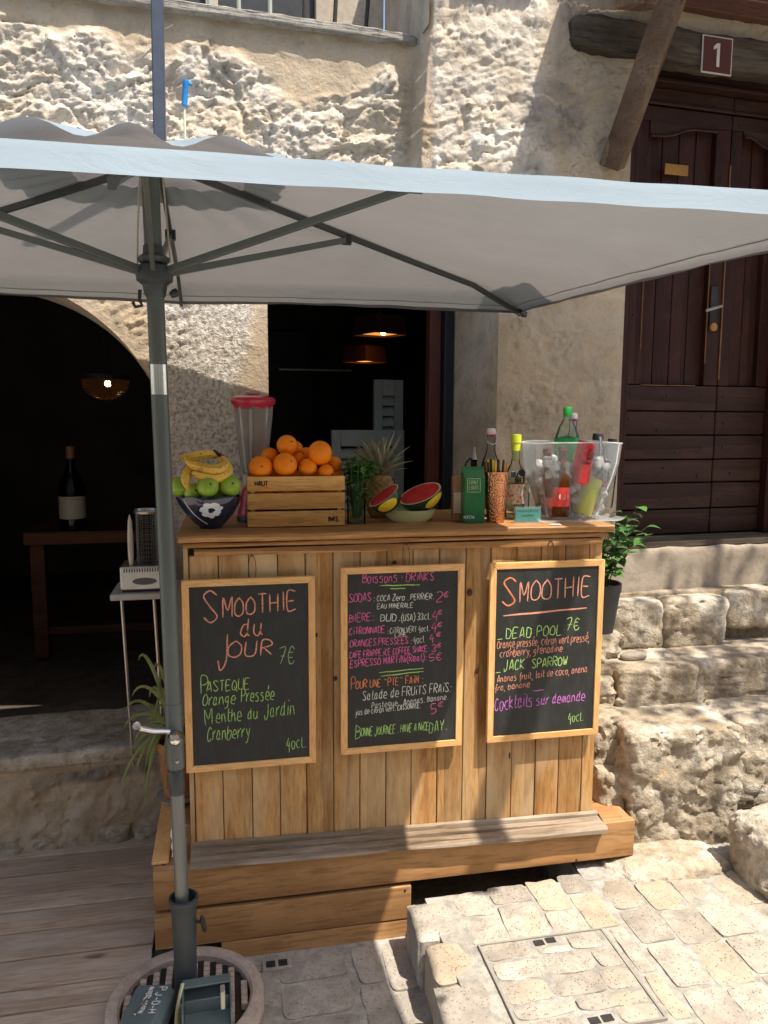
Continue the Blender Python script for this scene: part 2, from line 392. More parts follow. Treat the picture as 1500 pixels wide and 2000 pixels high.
# lower pavement
lp = struct('lower_pavement', bed(-.6, .60, .4, 2.4, .0395, amp=.0016, seed=4, zb=.002), M['mortar'], smooth=60)
rs = random.Random(3)
def pave(parent, x0, x1, y0, y1, z, zb, mat, along='Y', wid=.12, ln=(.15, .22), gap=.012, seed=0, k=7):
    out = []; x = x0; ii = 0
    while x < x1-.03:
        w = min(wid*rs.uniform(.9, 1.12), x1-x); 
        if x1-(x+w) < .05: w = x1-x
        y = y1 - rs.uniform(0, .08)*(ii % 2); first = True
        if y < y1-.03: out.append((x, x+w, y, y1))
        while y > y0+.02:
            l = min(rs.uniform(*ln), y-y0)
            if y-l-y0 < .06: l = y-y0
            out.append((x, x+w, y-l, y)); y -= l
        x += w; ii += 1
    for i, (a, b, c, d) in enumerate(out):
        g = gap*rs.uniform(.5, 1.2)/2
        obj('paving_stone', slab(a+g, b-g, c+g, d-g, z+rs.uniform(-.0015, .002), zb, seed+i, k=k), mat, parent, smooth=50)
pave(lp, -.16, .11, .9, 2.26, .046, .01, M['paverg'], wid=.14, ln=(.10, .17), seed=100)
pave(lp, .12, .34, .9, 2.275, .046, .01, M['paverg'], wid=.215, ln=(.12, .15), seed=140)
pave(lp, .355, .55, .9, 2.28, .046, .01, M['paverg'], wid=.095, ln=(.13, .2), seed=170)
# little drain block with two holes by the plinth
dr = obj('drain_block', MB().box(.075, .165, 2.215, 2.262, .03, .052), M['paverg'], lp, bevel=.003)
for a in (.087, .125): obj('drain_hole', MB().box(a, a+.028, 2.225, 2.252, .04, .0535), M['blackpl'], dr)

# raised pavement
rp = struct('raised_pavement', bed(.60, 2.8, .4, 2.252, .1996, amp=.0016, seed=8, zb=.004), M['mortar'], smooth=60)
obj('mortar_bed', bed(1.16, 2.8, 2.24, 2.6, .1975, seed=9, zb=.004), M['mortar'], rp, smooth=60)
y = 2.252; i = 0
for l in (.20, .17, .27, .24, .26, .26, .24):                       # tall kerb stones
    mb = slab(.535+.01*math.sin(i*2.1), .675, y-l+.006, y-.004, .203, .02, 300+i, n=11, jit=.008, dome=.014, k=11)
    obj('kerb_stone', mb, M['paver'], rp, smooth=60); y -= l; i += 1
for j, (a, b) in enumerate(((.685, .805), (.805, .945), (.945, 1.06), (1.06, 1.165))):
    yy = 2.258+.010*j; n = 0
    for l in ((.13, .16), (.10, .19), (.17, .12), (.11, .18))[j]:
        obj('paving_stone', slab(a+.005, b-.005, yy-l+.006, yy-.004, .2035, .17, 330+j*9+n), M['paver'], rp, smooth=50); yy -= l; n += 1
pave(rp, 1.175, 1.70, .9, 2.235, .2035, .17, M['paver'], wid=.118, ln=(.15, .19), gap=.013, seed=400, k=11)
pave(rp, 1.70, 2.5, .9, 1.98, .2035, .17, M['paver'], wid=.12, ln=(.15, .19), gap=.013, seed=500, k=11)
pave(rp, .69, 1.165, .9, 1.62, .2035, .17, M['paver'], wid=.118, ln=(.15, .19), gap=.013, seed=560, k=11)
for a, b in ((1.10, 1.165),):
    yy = 2.0
    for l in (.2, .17): obj('paving_stone', slab(a+.012, b-.004, yy-l+.004, yy-.004, .204, .17, 600+int(yy*50)), M['paver'], rp, smooth=50); yy -= l
# manhole cover filled with small setts
mh = thing('manhole_cover', 'square manhole cover filled with pale setts in a thin steel frame', 'manhole cover', (.893, 1.82, .2))
fr = MB()
for a, b, c, d in ((.695, .701, 1.635, 2.0), (1.085, 1.091, 1.635, 2.0), (.701, 1.085, 1.994, 2.0), (.701, 1.085, 1.635, 1.641)): fr.box(a, b, c, d, .175, .2085)
obj('frame', fr, plain('dusty steel', (.30, .27, .225), .7, .2), mh)
obj('mortar_fill', bed(.702, 1.084, 1.642, 1.993, .2052, .012, .0015, 21), M['mortar'], mh, smooth=60)
rows = [(1.99, 1.925, [(.705, .84), (.965, 1.075)]), (1.915, 1.84, [(.705, .85), (.86, 1.0), (1.01, 1.08)]), (1.832, 1.755, [(.705, .83), (.84, .985), (.995, 1.08)]),
        (1.747, 1.70, [(.705, .87), (.88, 1.08)]), (1.692, 1.645, [(.705, .86), (.97, 1.08)])]
n = 0
for yt, yb, xs in rows:
    for a, b in xs: obj('sett', slab(a, b, yb, yt, .209, .18, 640+n, jit=.005, k=5), M['paver'], mh, smooth=50); n += 1
obj('sett', slab(.86, .955, 1.925, 1.952, .209, .18, 660, k=5), M['paver'], mh, smooth=50)
for x_, y_ in ((.862, 1.962), (.90, 1.966)): obj('lifting_slot', MB().box(x_, x_+.03, y_, y_+.022, .19, .2075), M['iron'], mh)
for x_, y_ in ((.885, 1.655), (.923, 1.657)): obj('lifting_slot', MB().box(x_, x_+.03, y_, y_+.022, .19, .2075), M['iron'], mh)

# deck of grey boards
dk = struct('deck', MB().box(-3.4, -.262, .3, 3.0, .01, .075), M['iron'], smooth=0)
ys = [3.03, 2.925, 2.81, 2.686, 2.593, 2.479, 2.346, 2.212, 2.12, 2.0, 1.87, 1.74, 1.61, 1.48, 1.35, 1.22, 1.09]
def board(x0, x1, y0, y1, z0, z1, nx=10, seed=0, amp=.0015):
    """a plank with a slightly uneven face and rounded arrises"""
    prof = [(y0, z0), (y0, z1-.004), (y0+.004, z1), (y0*.5+y1*.5, z1+.0008), (y1-.004, z1), (y1, z1-.004), (y1, z0)]
    P = []; 
    for k in range(nx):
        x = x0 + (x1-x0)*k/(nx-1)
        for (y, z) in prof:
            P.append((x, y+amp*math.sin(x*5+seed+y*9), z+amp*.7*math.sin(x*7+seed*2)))
    mb = MB().grid(P, 7, nx); o = (nx-1)*7; mb.f += [tuple(range(7)), tuple(o+i for i in range(7))[::-1]]; return mb
for i in range(len(ys)-1):
    cut = (-1.9, -1.2, -2.4, -1.5)[i % 4]
    for a, b in ((-3.4, cut), (cut+.003, -.262)):
        obj('deck_board', board(a, b, ys[i+1]+.0038, ys[i]-.0038, .076, .1+.001*math.sin(i*3), seed=i), M['deck'], dk, smooth=35)

# ============================================================ unseen house across the lane, added for warm bounce and less blue sky
oh = thing('opposite_house', 'unseen plain cream stone house across the lane behind the viewpoint', 'house', (0, -6, 0))
obj('wall', MB().box(-14, 14, -9, -4.8, 0, 6.2), stone('cream render', [(.50, .41, .29), (.60, .50, .37), (.66, .56, .43)], .4, bump=.004, objvar=0), oh, smooth=0)
obj('roof', MB().add([(-14.3, -9.2, 6.2), (14.3, -9.2, 6.2), (14.3, -4.4, 6.2), (-14.3, -4.4, 6.2), (-14.3, -6.9, 7.2), (14.3, -6.9, 7.2)], [(0, 1, 2, 3), (3, 2, 5, 4), (0, 4, 5, 1), (0, 3, 4), (1, 5, 2)]), plain('clay roof tile', (.42, .20, .11), .85), oh, smooth=0)
for x_ in (-9, -5, -1, 3, 7, 11):
    for z_ in (.9, 3.7):
        wo = obj('window', MB().box(x_-.5, x_+.5, -4.8, -4.77, z_, z_+1.3), plain('window paint', (.12, .16, .17), .3) if 'window paint' not in bpy.data.materials else bpy.data.materials['window paint'], oh, smooth=0)
        for a, b in ((x_-1.0, x_-.52), (x_+.52, x_+1.0)): obj('shutter', MB().box(a, b, -4.8, -4.75, z_, z_+1.3), plain('blue green shutter', (.16, .25, .26), .6) if 'blue green shutter' not in bpy.data.materials else bpy.data.materials['blue green shutter'], wo, bevel=.01)
# ============================================================ HOUSE
house = thing('stone_house', 'old stone house with rough cream walls, an arched opening and a dark double door', 'house', W(0, 0, 0))
def wallmat():
    t = NT('old lime wall'); co = t.co((1, 1, 1), rnd=False, kind='Object')
    at = t.n('Attribute'); at.attribute_name = 'rub'; sp = t.n('Attribute'); sp.attribute_name = 'sunlit_spatter'; sm = t.n('Attribute'); sm.attribute_name = 'soot'
    n1 = t.noise(co, 2.6, 8, .62, .7); n2 = t.noise(co, 11, 7, .68, .3); n3 = t.noise(co, 70, 4, .7); n4 = t.noise(co, 5.5, 6, .6, 1.0)
    rub = t.ramp(n1, [(.3, (.47, .41, .33)), (.5, (.63, .57, .49)), (.68, (.76, .72, .66))])
    rub = t.mix(t.ramp(n4, [(.56, 0), (.72, .5)]), rub, (.52, .40, .27))
    cl = t.n('Attribute'); cl.attribute_name = 'cell'; rub = t.mix(.5, rub, t.ramp(cl.outputs['Fac'], [(0, (.62, .55, .46)), (.35, (.95, .86, .72)), (.6, (1, .97, .92)), (.85, (.80, .78, .76)), (1, (.98, .84, .62))]), 'MULTIPLY')
    rub = t.mix(t.ramp(n2, [(.30, .75), (.42, 0)]), rub, (.27, .21, .15))
    pla = t.ramp(n1, [(.3, (.36, .285, .20)), (.5, (.475, .385, .275)), (.7, (.56, .465, .345))])
    pla = t.mix(t.ramp(n4, [(.5, 0), (.68, .55)]), pla, (.50, .36, .215))
    pla = t.mix(t.ramp(n2, [(.28, .7), (.46, 0)]), pla, (.33, .27, .21))
    c = t.mix(at.outputs['Fac'], pla, rub)
    spc = t.ramp(n3, [(.34, (.30, .26, .22)), (.58, (.68, .62, .54))])  # rough speckle, made paler to stand for the sunlit patch on the pier
    c = t.mix(sp.outputs['Fac'], c, spc)
    c = t.mix(t.ramp(n3, [(.28, .4), (.48, 0)]), c, (.25, .20, .15))
    c = t.mix(t.math('MULTIPLY', sm.outputs['Fac'], t.ramp(n2, [(.35, .95), (.6, .35)])), c, (.10, .095, .09))
    vo = t.n('TexVoronoi', feature='DISTANCE_TO_EDGE'); vo.inputs['Scale'].default_value = 1.7
    mx = t.n('VectorMath', operation='ADD'); nz = t.n('TexNoise'); nz.inputs['Scale'].default_value = 6; nz.inputs['Detail'].default_value = 6; t.l(co, nz.inputs[0])
    sc_ = t.n('VectorMath', operation='SCALE'); sc_.inputs['Scale'].default_value = .35; t.l(nz.outputs[1], sc_.inputs[0]); t.l(co, mx.inputs[0]); t.l(sc_.outputs[0], mx.inputs[1]); t.l(mx.outputs[0], vo.inputs[0])
    gate = t.ramp(t.noise(co, 1.9, 4), [(.6, 0), (.66, .7)])
    crack = t.math('MULTIPLY', t.ramp(vo.outputs['Distance'], [(.001, 1), (.0045, 0)]), gate)
    c = t.mix(crack, c, (.16, .12, .09))
    t.col(c); t.set(Roughness=.93); t.b.inputs['Specular IOR Level'].default_value = .2
    h = t.math('ADD', t.math('MULTIPLY', n2, .9), t.math('MULTIPLY', n3, .35)); h = t.math('SUBTRACT', h, t.math('MULTIPLY', crack, .8))
    h = t.math('ADD', h, t.math('MULTIPLY', t.math('MULTIPLY', sp.outputs['Fac'], n3), 1.5))
    t.bump(h, .9, .012); return t.m
M['wall'] = wallmat()
M['reveal'] = stone('pale smooth plaster', [(.42, .36, .28), (.50, .44, .35), (.56, .50, .41)], .7, bump=.002, objvar=0)

def facade():
    us = np.concatenate([np.arange(-2.2, -1.0, .03), np.arange(-1.0, 2.75, .0075), np.arange(2.75, 4.2, .04)])
    zs = np.concatenate([np.arange(-.05, 1.0, .012), np.arange(1.0, 2.3, .0075), np.arange(2.3, 3.2, .0055), np.arange(3.2, 3.9, .012)])
    for v in (.16, 1.06, 1.625, 2.53, .752, .758): us[np.argmin(np.abs(us-v))] = v
    for v in (.46, 1.0, 2.5, 1.215, 3.21, 3.2): zs[np.argmin(np.abs(zs-v))] = v
    us = np.unique(us); zs = np.unique(zs)
    U, Z = np.meshgrid(us, zs); u, z = U.ravel(), Z.ravel()
    def rect(a, b, c, d):
        dx = np.maximum(a-u, u-b); dz = np.maximum(c-z, z-d)
        return np.where((dx > 0) & (dz > 0), np.hypot(dx, dz), np.maximum(dx, dz))
    cu, cz, ra = -.85, 1.6, .64
    arch = np.where(z > cz, np.hypot(u-cu, z-cz)-ra, np.maximum(np.abs(u-cu)-ra, .46-z))
    sd = np.minimum.reduce([arch, rect(.16, 1.06, 1.0, 2.5), rect(1.625, 2.53, 1.215, 3.21), rect(-3, .755, 3.2, 9)])
    P = np.stack([u, z, u*0], 1)
    ue = .725+.03*sst(2.7, 3.2, z) + .006*fbm(P*9, 3, 77); ue = np.where(z < 2.6, .755, ue)
    pier = .12*sst(-.004, .004, u-ue)
    lump = fbm(P*3.3, 3, 5)*.12
    r1 = sst(2.30, 2.42, z+lump*.6)*(1-sst(2.98, 3.06, z+lump*1.4))*(1-sst(.62, .72, u+lump*.5))
    r2 = sst(2.3, 2.6, z)*sst(.765, .785, u)*(1-sst(1.18, 1.36, u+lump))
    r3 = (1-sst(.45, .6, z))
    sp = sst(-.32, -.2, u)*(1-sst(.03, .09, u+lump*.4))*sst(1.2, 1.4, z)*(1-sst(2.2, 2.3, z))
    Q = np.stack([u*6.5+lump*2, z*9+lump*3, u*0], 1)
    f1, f2, idc = worley(Q, 3); g1, g2, idg = worley(Q*2.6+3, 9)
    wq = fbm(P*6, 3, 71)[:, None]*np.array([[.5, .4, 0]]); wq2 = fbm(P*19+7, 3, 73)[:, None]*np.array([[.6, .5, 0]])
    chunk = facets(Q*.8+wq, 3, 1.3)*.016 + facets(Q*1.9+wq2, 9, 1.6)*.0090 + facets(Q*5.6+wq2, 19, 1.6)*.0048 + facets(Q*12+wq2*2, 23, 1.6)*.0030 - .012 + fbm(P*7, 5, 9, .6, True)*.005
    strat = fbm(np.stack([u*4+z*3, z*22-u*9, u*0], 1), 4, 21, .55, True)
    d = r1*chunk + r2*(strat*.0035 + facets(np.stack([u*6+z*3, z*8-u*3, u*0], 1)+wq2, 29, 1.5)*.0080 + facets(Q*4.4+wq2, 39, 1.4)*.0040 + fbm(P*50, 3, 33)*.0018)
    chips = sst(.52, .62, fbm(P*3.1+9, 4, 83)*.5+.5)*(z > 1.2)
    d = d + chips*(1-r1)*(1-r2)*facets(Q*4+wq2, 85, 1.6)*.005
    d = d + r3*(fbm(P*9, 4, 41)*.010+facets(P*13+wq2, 49, 1.3)*.008) + fbm(P*2.4, 3, 51)*.006 + fbm(P*17, 4, 53)*.0016 + sp*fbm(P*60, 3, 55)*.003
    d = d + .0035*np.maximum(0, fbm(P*7+lump[:, None], 3, 61, .6, True)-.6)*(1-r1)
    taper = sst(0, .05, sd); n = pier + d*taper
    # snap the rim of the arch
    near = (sd < 0) & (sd > -.013) & (z > cz)
    a = np.arctan2(z-cz, u-cu); 
    inside = (arch < 0) & (arch > -.012) & (z > cz)
    u2 = np.where(inside, cu+ra*np.cos(a), u); z2 = np.where(inside, cz+ra*np.sin(a), z)
    jam = (arch < 0) & (arch > -.012) & (z <= cz) & (z > .47); u2 = np.where(jam & (u > cu), cu+ra, u2)
    pts = np.array([W(*t) for t in zip(u2, n, z2)])
    nx = len(us); ok = sd > -.0115; okr = np.minimum.reduce([rect(.16, 1.06, 1.0, 2.5), rect(1.625, 2.53, 1.215, 3.21), rect(-3, .755, 3.2, 9)]) > -1e-6
    ok = ok & okr; F = []
    OK = ok.reshape(len(zs), nx)
    K = OK[:-1, :-1] & OK[1:, :-1] & OK[:-1, 1:] & OK[1:, 1:]
    SDC = (sd.reshape(len(zs), nx)[:-1, :-1]+sd.reshape(len(zs), nx)[1:, 1:])/2
    K = K & (SDC > -.004)
    js, is_ = np.nonzero(K); b = js*nx+is_
    F = np.stack([b, b+1, b+1+nx, b+nx], 1)
    used = np.unique(F); mp = -np.ones(len(pts), int); mp[used] = np.arange(len(used))
    V = pts[used]; F = mp[F]
    me = bpy.data.meshes.new('facade_wall'); me.vertices.add(len(V)); c = np.array(W(0, 0, 0))
    me.vertices.foreach_set('co', (V-c).ravel()); me.loops.add(F.size); me.polygons.add(len(F))
    me.loops.foreach_set('vertex_index', F.ravel()); me.polygons.foreach_set('loop_start', np.arange(0, F.size, 4)); me.polygons.foreach_set('loop_total', np.full(len(F), 4))
    me.update(calc_edges=True); me.polygons.foreach_set('use_smooth', [True]*len(F))
    soot = sst(.05, 0, np.hypot((u-1.27)*.8, (z-2.93)*.9)-.09-lump*.1)*(z > 2.2) + sst(.06, 0, np.hypot(u-1.18, (z-2.64)*.8)-.07-lump*.2) + .6*sst(.03, 0, np.abs(u-1.31)-.025)*sst(3.0, 3.2, z) + .8*sst(.03, 0, np.hypot(u-1.25, z-1.76)-.012) + 1.5*sst(.02, 0, np.abs(z-.375-lump*.25)-.022)*(u < -.2)*sst(-.1, .25, fbm(P*5, 3, 91))
    _, _, cid = worley(np.stack([Q[:, 0]*.8+wq[:, 0], Q[:, 1]*.8+wq[:, 1], u*0], 1), 3)
    for nm, arr in (('cell', cid), ('rub', np.clip(r1+r2, 0, 1)), ('sunlit_spatter', sp), ('soot', np.clip(soot*.6, 0, 1))):
        at = me.attributes.new(nm, 'FLOAT', 'POINT'); at.data.foreach_set('value', arr[used].astype(np.float32))
    me.materials.append(M['wall']); o = bpy.data.objects.new('facade_wall', me); link(o, house, W(0, 0, 0))
facade()

def wbox(u0, u1, n0, n1, z0, z1, mb=None):
    mb = mb or MB(); vs = [W(u, n, z) for u in (u0, u1) for n in (n0, n1) for z in (z0, z1)]
    return mb.add(vs, [(0, 1, 3, 2), (4, 6, 7, 5), (0, 4, 5, 1), (2, 3, 7, 6), (0, 2, 6, 4), (1, 5, 7, 3)])
# arch reveal
mb = MB(); P = []; na = 40; path = [(-.21, .46)] + [(-.85+.64*math.cos(R(t)), 1.6+.64*math.sin(R(t))) for t in np.linspace(0, 180, na)] + [(-1.49, .46)]
for n in (.004, -.42):
    for (u, z) in path: P.append(W(u, n, z))
mb.grid(P, len(path), 2); obj('arch_reveal', mb, M['reveal'], house, smooth=50)
# window opening reveals: left jamb, splayed right jamb, head, sill
mb = MB()
for q in ([(.16, .0), (.16, -.42)],): mb.add([W(q[0][0], q[0][1], 1.0), W(q[1][0], q[1][1], 1.0), W(q[1][0], q[1][1], 2.5), W(q[0][0], q[0][1], 2.5)], [(0, 1, 2, 3)])
mb.add([W(1.06, .121, 1.0), W(1.03, -.42, 1.0), W(1.03, -.42, 2.5), W(1.06, .121, 2.5)], [(0, 1, 2, 3)])
mb.add([W(.16, 0, 2.5), W(.16, -.42, 2.5), W(1.06, -.42, 2.5), W(1.06, .12, 2.5)], [(0, 1, 2, 3)])
obj('window_reveal', mb, M['reveal'], house, smooth=0)
obj('window_sill', wbox(.16, 1.06, -.42, .02, .94, 1.0), M['reveal'], house, smooth=0)
# pier side above the ledge
mb = MB().add([W(.756, .12, 3.2), W(.756, -.5, 3.2), W(.756, -.5, 3.95), W(.756, .12, 3.95)], [(0, 1, 2, 3)]); obj('pier_side', mb, M['reveal'], house, smooth=0)
# room behind
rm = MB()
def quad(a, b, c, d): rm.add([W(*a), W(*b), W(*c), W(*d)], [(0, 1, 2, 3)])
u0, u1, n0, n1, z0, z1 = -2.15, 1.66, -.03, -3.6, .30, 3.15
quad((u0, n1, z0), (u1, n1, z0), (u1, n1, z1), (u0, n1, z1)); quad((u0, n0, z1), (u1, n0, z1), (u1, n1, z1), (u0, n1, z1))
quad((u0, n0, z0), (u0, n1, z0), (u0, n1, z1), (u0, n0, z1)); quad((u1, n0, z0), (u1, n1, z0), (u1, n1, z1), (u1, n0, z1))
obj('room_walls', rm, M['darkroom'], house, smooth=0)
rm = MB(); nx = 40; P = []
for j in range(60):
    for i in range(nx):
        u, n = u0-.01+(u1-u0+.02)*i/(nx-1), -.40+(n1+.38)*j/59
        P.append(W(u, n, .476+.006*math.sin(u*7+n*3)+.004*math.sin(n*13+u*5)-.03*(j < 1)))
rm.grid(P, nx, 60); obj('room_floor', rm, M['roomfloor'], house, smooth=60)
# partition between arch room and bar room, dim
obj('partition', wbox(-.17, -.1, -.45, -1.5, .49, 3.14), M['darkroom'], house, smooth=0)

# rocks
def rock(x0, x1, y0, y1, z0, z1, seed, amp=.012, n=18, k=5, fr=9, flat=.35, M_=None):
    mb = MB(); cx, cy, cz = (x0+x1)/2, (y0+y1)/2, (z0+z1)/2; h = np.array([(x1-x0)/2, (y1-y0)/2, (z1-z0)/2]); key = {}; V = []; F = []
    g = np.linspace(-1, 1, n)
    for ax in range(3):
        for sg in (-1, 1):
            idx = np.zeros((n, n), int)
            for i in range(n):
                for j in range(n):
                    p = [0, 0, 0]; p[ax] = sg; p[(ax+1) % 3] = g[i]; p[(ax+2) % 3] = g[j]; kk = tuple(round(q, 4) for q in p)
                    if kk not in key: key[kk] = len(V); V.append(p)
                    idx[i, j] = key[kk]
            for i in range(n-1):
                for j in range(n-1):
                    f = (idx[i, j], idx[i+1, j], idx[i+1, j+1], idx[i, j+1]); F.append(f if sg > 0 else f[::-1])
    V = np.array(V, float); nk = (np.abs(V)**k).sum(1)**(1/k); S = V/nk[:, None]
    Nn = np.sign(S)*np.abs(S)**(k-1)/h; Nn /= np.linalg.norm(Nn, axis=1)[:, None]
    Pw = S*h + [cx, cy, cz]
    pq = np.stack([Pw[:, 0]*1.3+Pw[:, 1]*.5, Pw[:, 2]*1.4+Pw[:, 1]*.9, Pw[:, 0]*0], 1)
    d = fbm(Pw*fr, 4, seed, .55)*amp*.8 + fbm(Pw*fr*4.5, 3, seed+5, .6, True)*amp*.10
    if n > 16: d += (facets(pq*fr*.9+fbm(Pw*fr*2, 2, seed+8)[:, None]*.3, seed, 1.5)-.45)*amp*.7 + (facets(pq*fr*3.1+fbm(Pw*fr*5, 2, seed+9)[:, None]*.3, seed+1, 1.5)-.45)*amp*.22
    
    d *= np.where(Nn[:, 2] > .8, flat, 1)
    Pw = Pw + Nn*d[:, None]
    if M_ is not None: Pw = np.array([M_ @ Vector(p) for p in Pw])
    mb.add(Pw, F); return mb

# stone under the arch: threshold and base
def wrock(u0, u1, n0, n1, z0, z1, seed, **k):
    Mx = Matrix(((WT.x, WN.x, 0, W0.x), (WT.y, WN.y, 0, W0.y), (0, 0, 1, 0), (0, 0, 0, 1)))
    return rock(u0, u1, min(n0, n1), max(n0, n1), z0, z1, seed, M_=Mx, **k)
obj('threshold_slab', wrock(-1.7, -.235, -.42, .022, .435, .487, 5, n=34, amp=.005, k=14, fr=8, flat=1), M['rock'], house, smooth=60)
for i, (a, b, c, d) in enumerate(((-1.2, -.78, .04, .16), (-.77, -.58, .09, .15), (-.57, -.4, .08, .165), (-.39, -.27, .09, .14))):
    obj('base_stone', wrock(a, b, -.10, .010+.002*i, c-.02, d, 20+i, n=20, amp=.008, k=6), M['rock'], house, smooth=60)

# ledge above the bar wall, and what stands behind it
obj('ledge', wrock(-2.0, .752, -.3, .032, 3.168, 3.2, 31, n=70, amp=.004, k=16, fr=22, flat=1), M['mortar'], house, smooth=60)
obj('loggia_wall', wbox(-2.1, .75, -.5, -.55, 3.2, 4.1), M['reveal'], house, smooth=0)
lw = obj('loggia_window', wbox(-.35, .44, -.49, -.499, 3.2, 4.0), M['blackpl'], house, smooth=0)
for a, b in ((.44, .50), (-.02, 0.03)): obj('window_frame', wbox(a, b, -.46, -.498, 3.2, 4.0), M['reveal'], lw, smooth=0, bevel=.004)
obj('grey_panel', MB().add([W(.17, -.47, 3.2), W(.44, -.47, 3.2), W(.44, -.47, 3.42)], [(0, 1, 2)]), plain('grey felt', (.30, .29, .28), .9), lw, smooth=0)
rl = thing('window_railing', 'black iron railing bars behind the stone ledge at the top', 'railing', W(.2, -.2, 3.2))
for i, u in enumerate((-.02, .09, .21, .34, .46, .585)):
    lean = (.0, .0, .0, .02, .03, .045)[i]
    obj('railing_bar', MB().tube([W(u, -.2, 3.195), W(u+lean*.4, -.2, 3.4), W(u+lean, -.2, 3.9)], .0085, 8), M['iron'] if i > 2 else plain('pale green paint', (.33, .36, .30), .6), rl)
obj('handrail', MB().tube([W(-.3, -.2, 3.9), W(.72, -.2, 3.9)], .014, 8), M['iron'], rl)
# opening top right of the pier: sill board and panel with reflected sky put into its colour
pw = obj('upper_opening', wbox(.86, 1.15, .09, .128, 3.345, 3.9), plain('reflected sky board', (.30, .36, .44), .5), house, smooth=0)
mb = MB().bar(W(.84, .135, 3.318), W(1.17, .135, 3.375), .035, .022); obj('sloping_batten', mb, M['brace'], house, bevel=.003)

# ---- porch over the door: lintel beam, wall plate, boards, brace
lt = obj('lintel_beam', wrock(1.33, 2.9, .07, .165, 3.175, 3.305, 44, n=40, amp=.007, k=9, fr=10, flat=1), M['beam'], house, smooth=60)
pc = obj('porch_plate', wbox(1.72, 3.4, .10, .16, 3.385, 3.60), M['soffit'], house, bevel=.004)
obj('rafter', MB().bar(W(1.74, .10, 3.44), W(1.44, .33, 3.30), .09, .09), M['brace'], pc, bevel=.006); obj('shade_beam', MB().bar(W(1.70, .02, 3.64), W(1.70, 2.0, 3.34), .085, .09), M['brace'], pc, bevel=.006)  # the long beam is unseen, added to cast the dark band on the bar
for i in range(8):
    n = .045+i*.125; z = 3.69-i*.03
    obj('roof_board', MB().box(-1.13, 1.0, -.070, .070, -.011, .011, Matrix.Translation(W(2.50, n, z)) @ Matrix.Rotation(WA, 4, 'Z') @ Matrix.Rotation(R(-13), 4, 'X')), M['soffit'], pc, bevel=.003)
a = W(1.530, .135, 2.755); b = W(1.556, .80, 3.70)
br = MB().bar(a, b, .080, .085, up=(-.75, .35, .8)); obj('brace', br, M['brace'], house, bevel=.006)

# ---- door
dr = obj('door', wbox(1.66, 2.52, -.075, -.055, 1.22, 3.2), M['doorv'], house, smooth=0)
rv = MB()
for (a, b) in (((1.625, .12), (1.625, -.08)), ((2.53, -.08), (2.53, .12))): rv.add([W(a[0], a[1], 1.215), W(b[0], b[1], 1.215), W(b[0], b[1], 3.21), W(a[0], a[1], 3.21)], [(0, 1, 2, 3)])
rv.add([W(1.625, .12, 3.21), W(1.625, -.08, 3.21), W(2.53, -.08, 3.21), W(2.53, .12, 3.21)], [(0, 1, 2, 3)]); obj('door_reveal', rv, M['reveal'], house, smooth=0)
def dbox(nm, u0, u1, n0, n1, z0, z1, mt, bev=.003): return obj(nm, wbox(u0, u1, n0+.07, n1+.07, z0, z1), M[mt], dr, bevel=bev, smooth=40)
dbox('door_post', 1.628, 1.716, -.12, -.04, 1.222, 3.2, 'doorv'); dbox('door_post', 2.474, 2.528, -.12, -.04, 1.222, 3.2, 'doorv')
dbox('door_head', 1.717, 2.473, -.12, -.03, 3.16, 3.2, 'doorh'); dbox('head_moulding', 1.717, 2.473, -.12, -.015, 3.143, 3.159, 'doorh')
for (a, b) in ((1.718, 2.200), (2.204, 2.472)):
    dbox('top_rail', a, b, -.12, -.07, 3.083, 3.141, 'doorh')
    dbox('rail_moulding', a, b, -.07, -.058, 3.070, 3.081, 'doorh', .002)
    dbox('frieze_board', a, b, -.12, -.075, 3.008, 3.069, 'doorh')
    sa, sb = (.070, .075) if a < 2 else (.055, .06)
    dbox('stile', a, a+sa, -.12, -.075, 1.902, 3.007, 'doorv'); dbox('stile', b-sb, b, -.12, -.075, 1.902, 3.007, 'doorv')
    nb = 4 if a < 2 else 2; w = (b-sb-a-sa)/nb
    for i in range(nb): dbox('panel_board', a+sa+w*i+.0015, a+sa+w*(i+1)-.0015, -.12, -.101, 1.902, 3.007, 'doorv', .003)
    n_ = 14; P = []
    for k in range(n_):
        q_ = k/(n_-1); u = a+sa+.004+(b-sb-a-sa-.008)*q_; zz = 2.945+(.045*(1/(1+math.exp(-(q_-.42)*13))) if a < 2 else .04*(1-1/(1+math.exp(-(q_-.5)*9)))); P.append(W(u, .003, zz))
    obj('panel_arch_moulding', MB().tube(P, .0060, 6), M['doorh'], dr)
    mb = MB(); vs = []
    for p in P: q_ = p-WN*.006; vs += [q_, Vector((q_.x, q_.y, 3.010))]
    mb.add(vs, [(2*i, 2*i+2, 2*i+3, 2*i+1) for i in range(n_-1)]); obj('panel_arch_board', mb, M['doorh'], dr, smooth=0)
    zs_ = [1.224, 1.340, 1.460, 1.567, 1.677, 1.785, 1.900]
    for i in range(6): dbox('door_plank', a, b, -.12, -.078+.003*(i % 2), zs_[i]+.0025, zs_[i+1]-.0025, 'doorh', .005)
obj('worn_edge', MB().bar(W(2.202, -.002, 1.93), W(2.202, -.002, 2.86), .005, .005), M['wornedge'], dr)
obj('worn_edge', MB().bar(W(1.80, -.003, 1.899), W(2.08, -.003, 1.899), .004, .003), M['wornedge'], dr)
obj('worn_edge', MB().bar(W(2.124, -.003, 2.0), W(2.124, -.003, 2.6), .004, .003), M['wornedge'], dr)
obj('worn_edge', MB().bar(W(1.790, -.003, 2.05), W(1.790, -.003, 2.35), .0035, .003), M['wornedge'], dr)
st = MB().lathe([(.0001, .006), (.004, .0045), (.0055, 0)], 8, caps=False); stud0 = None
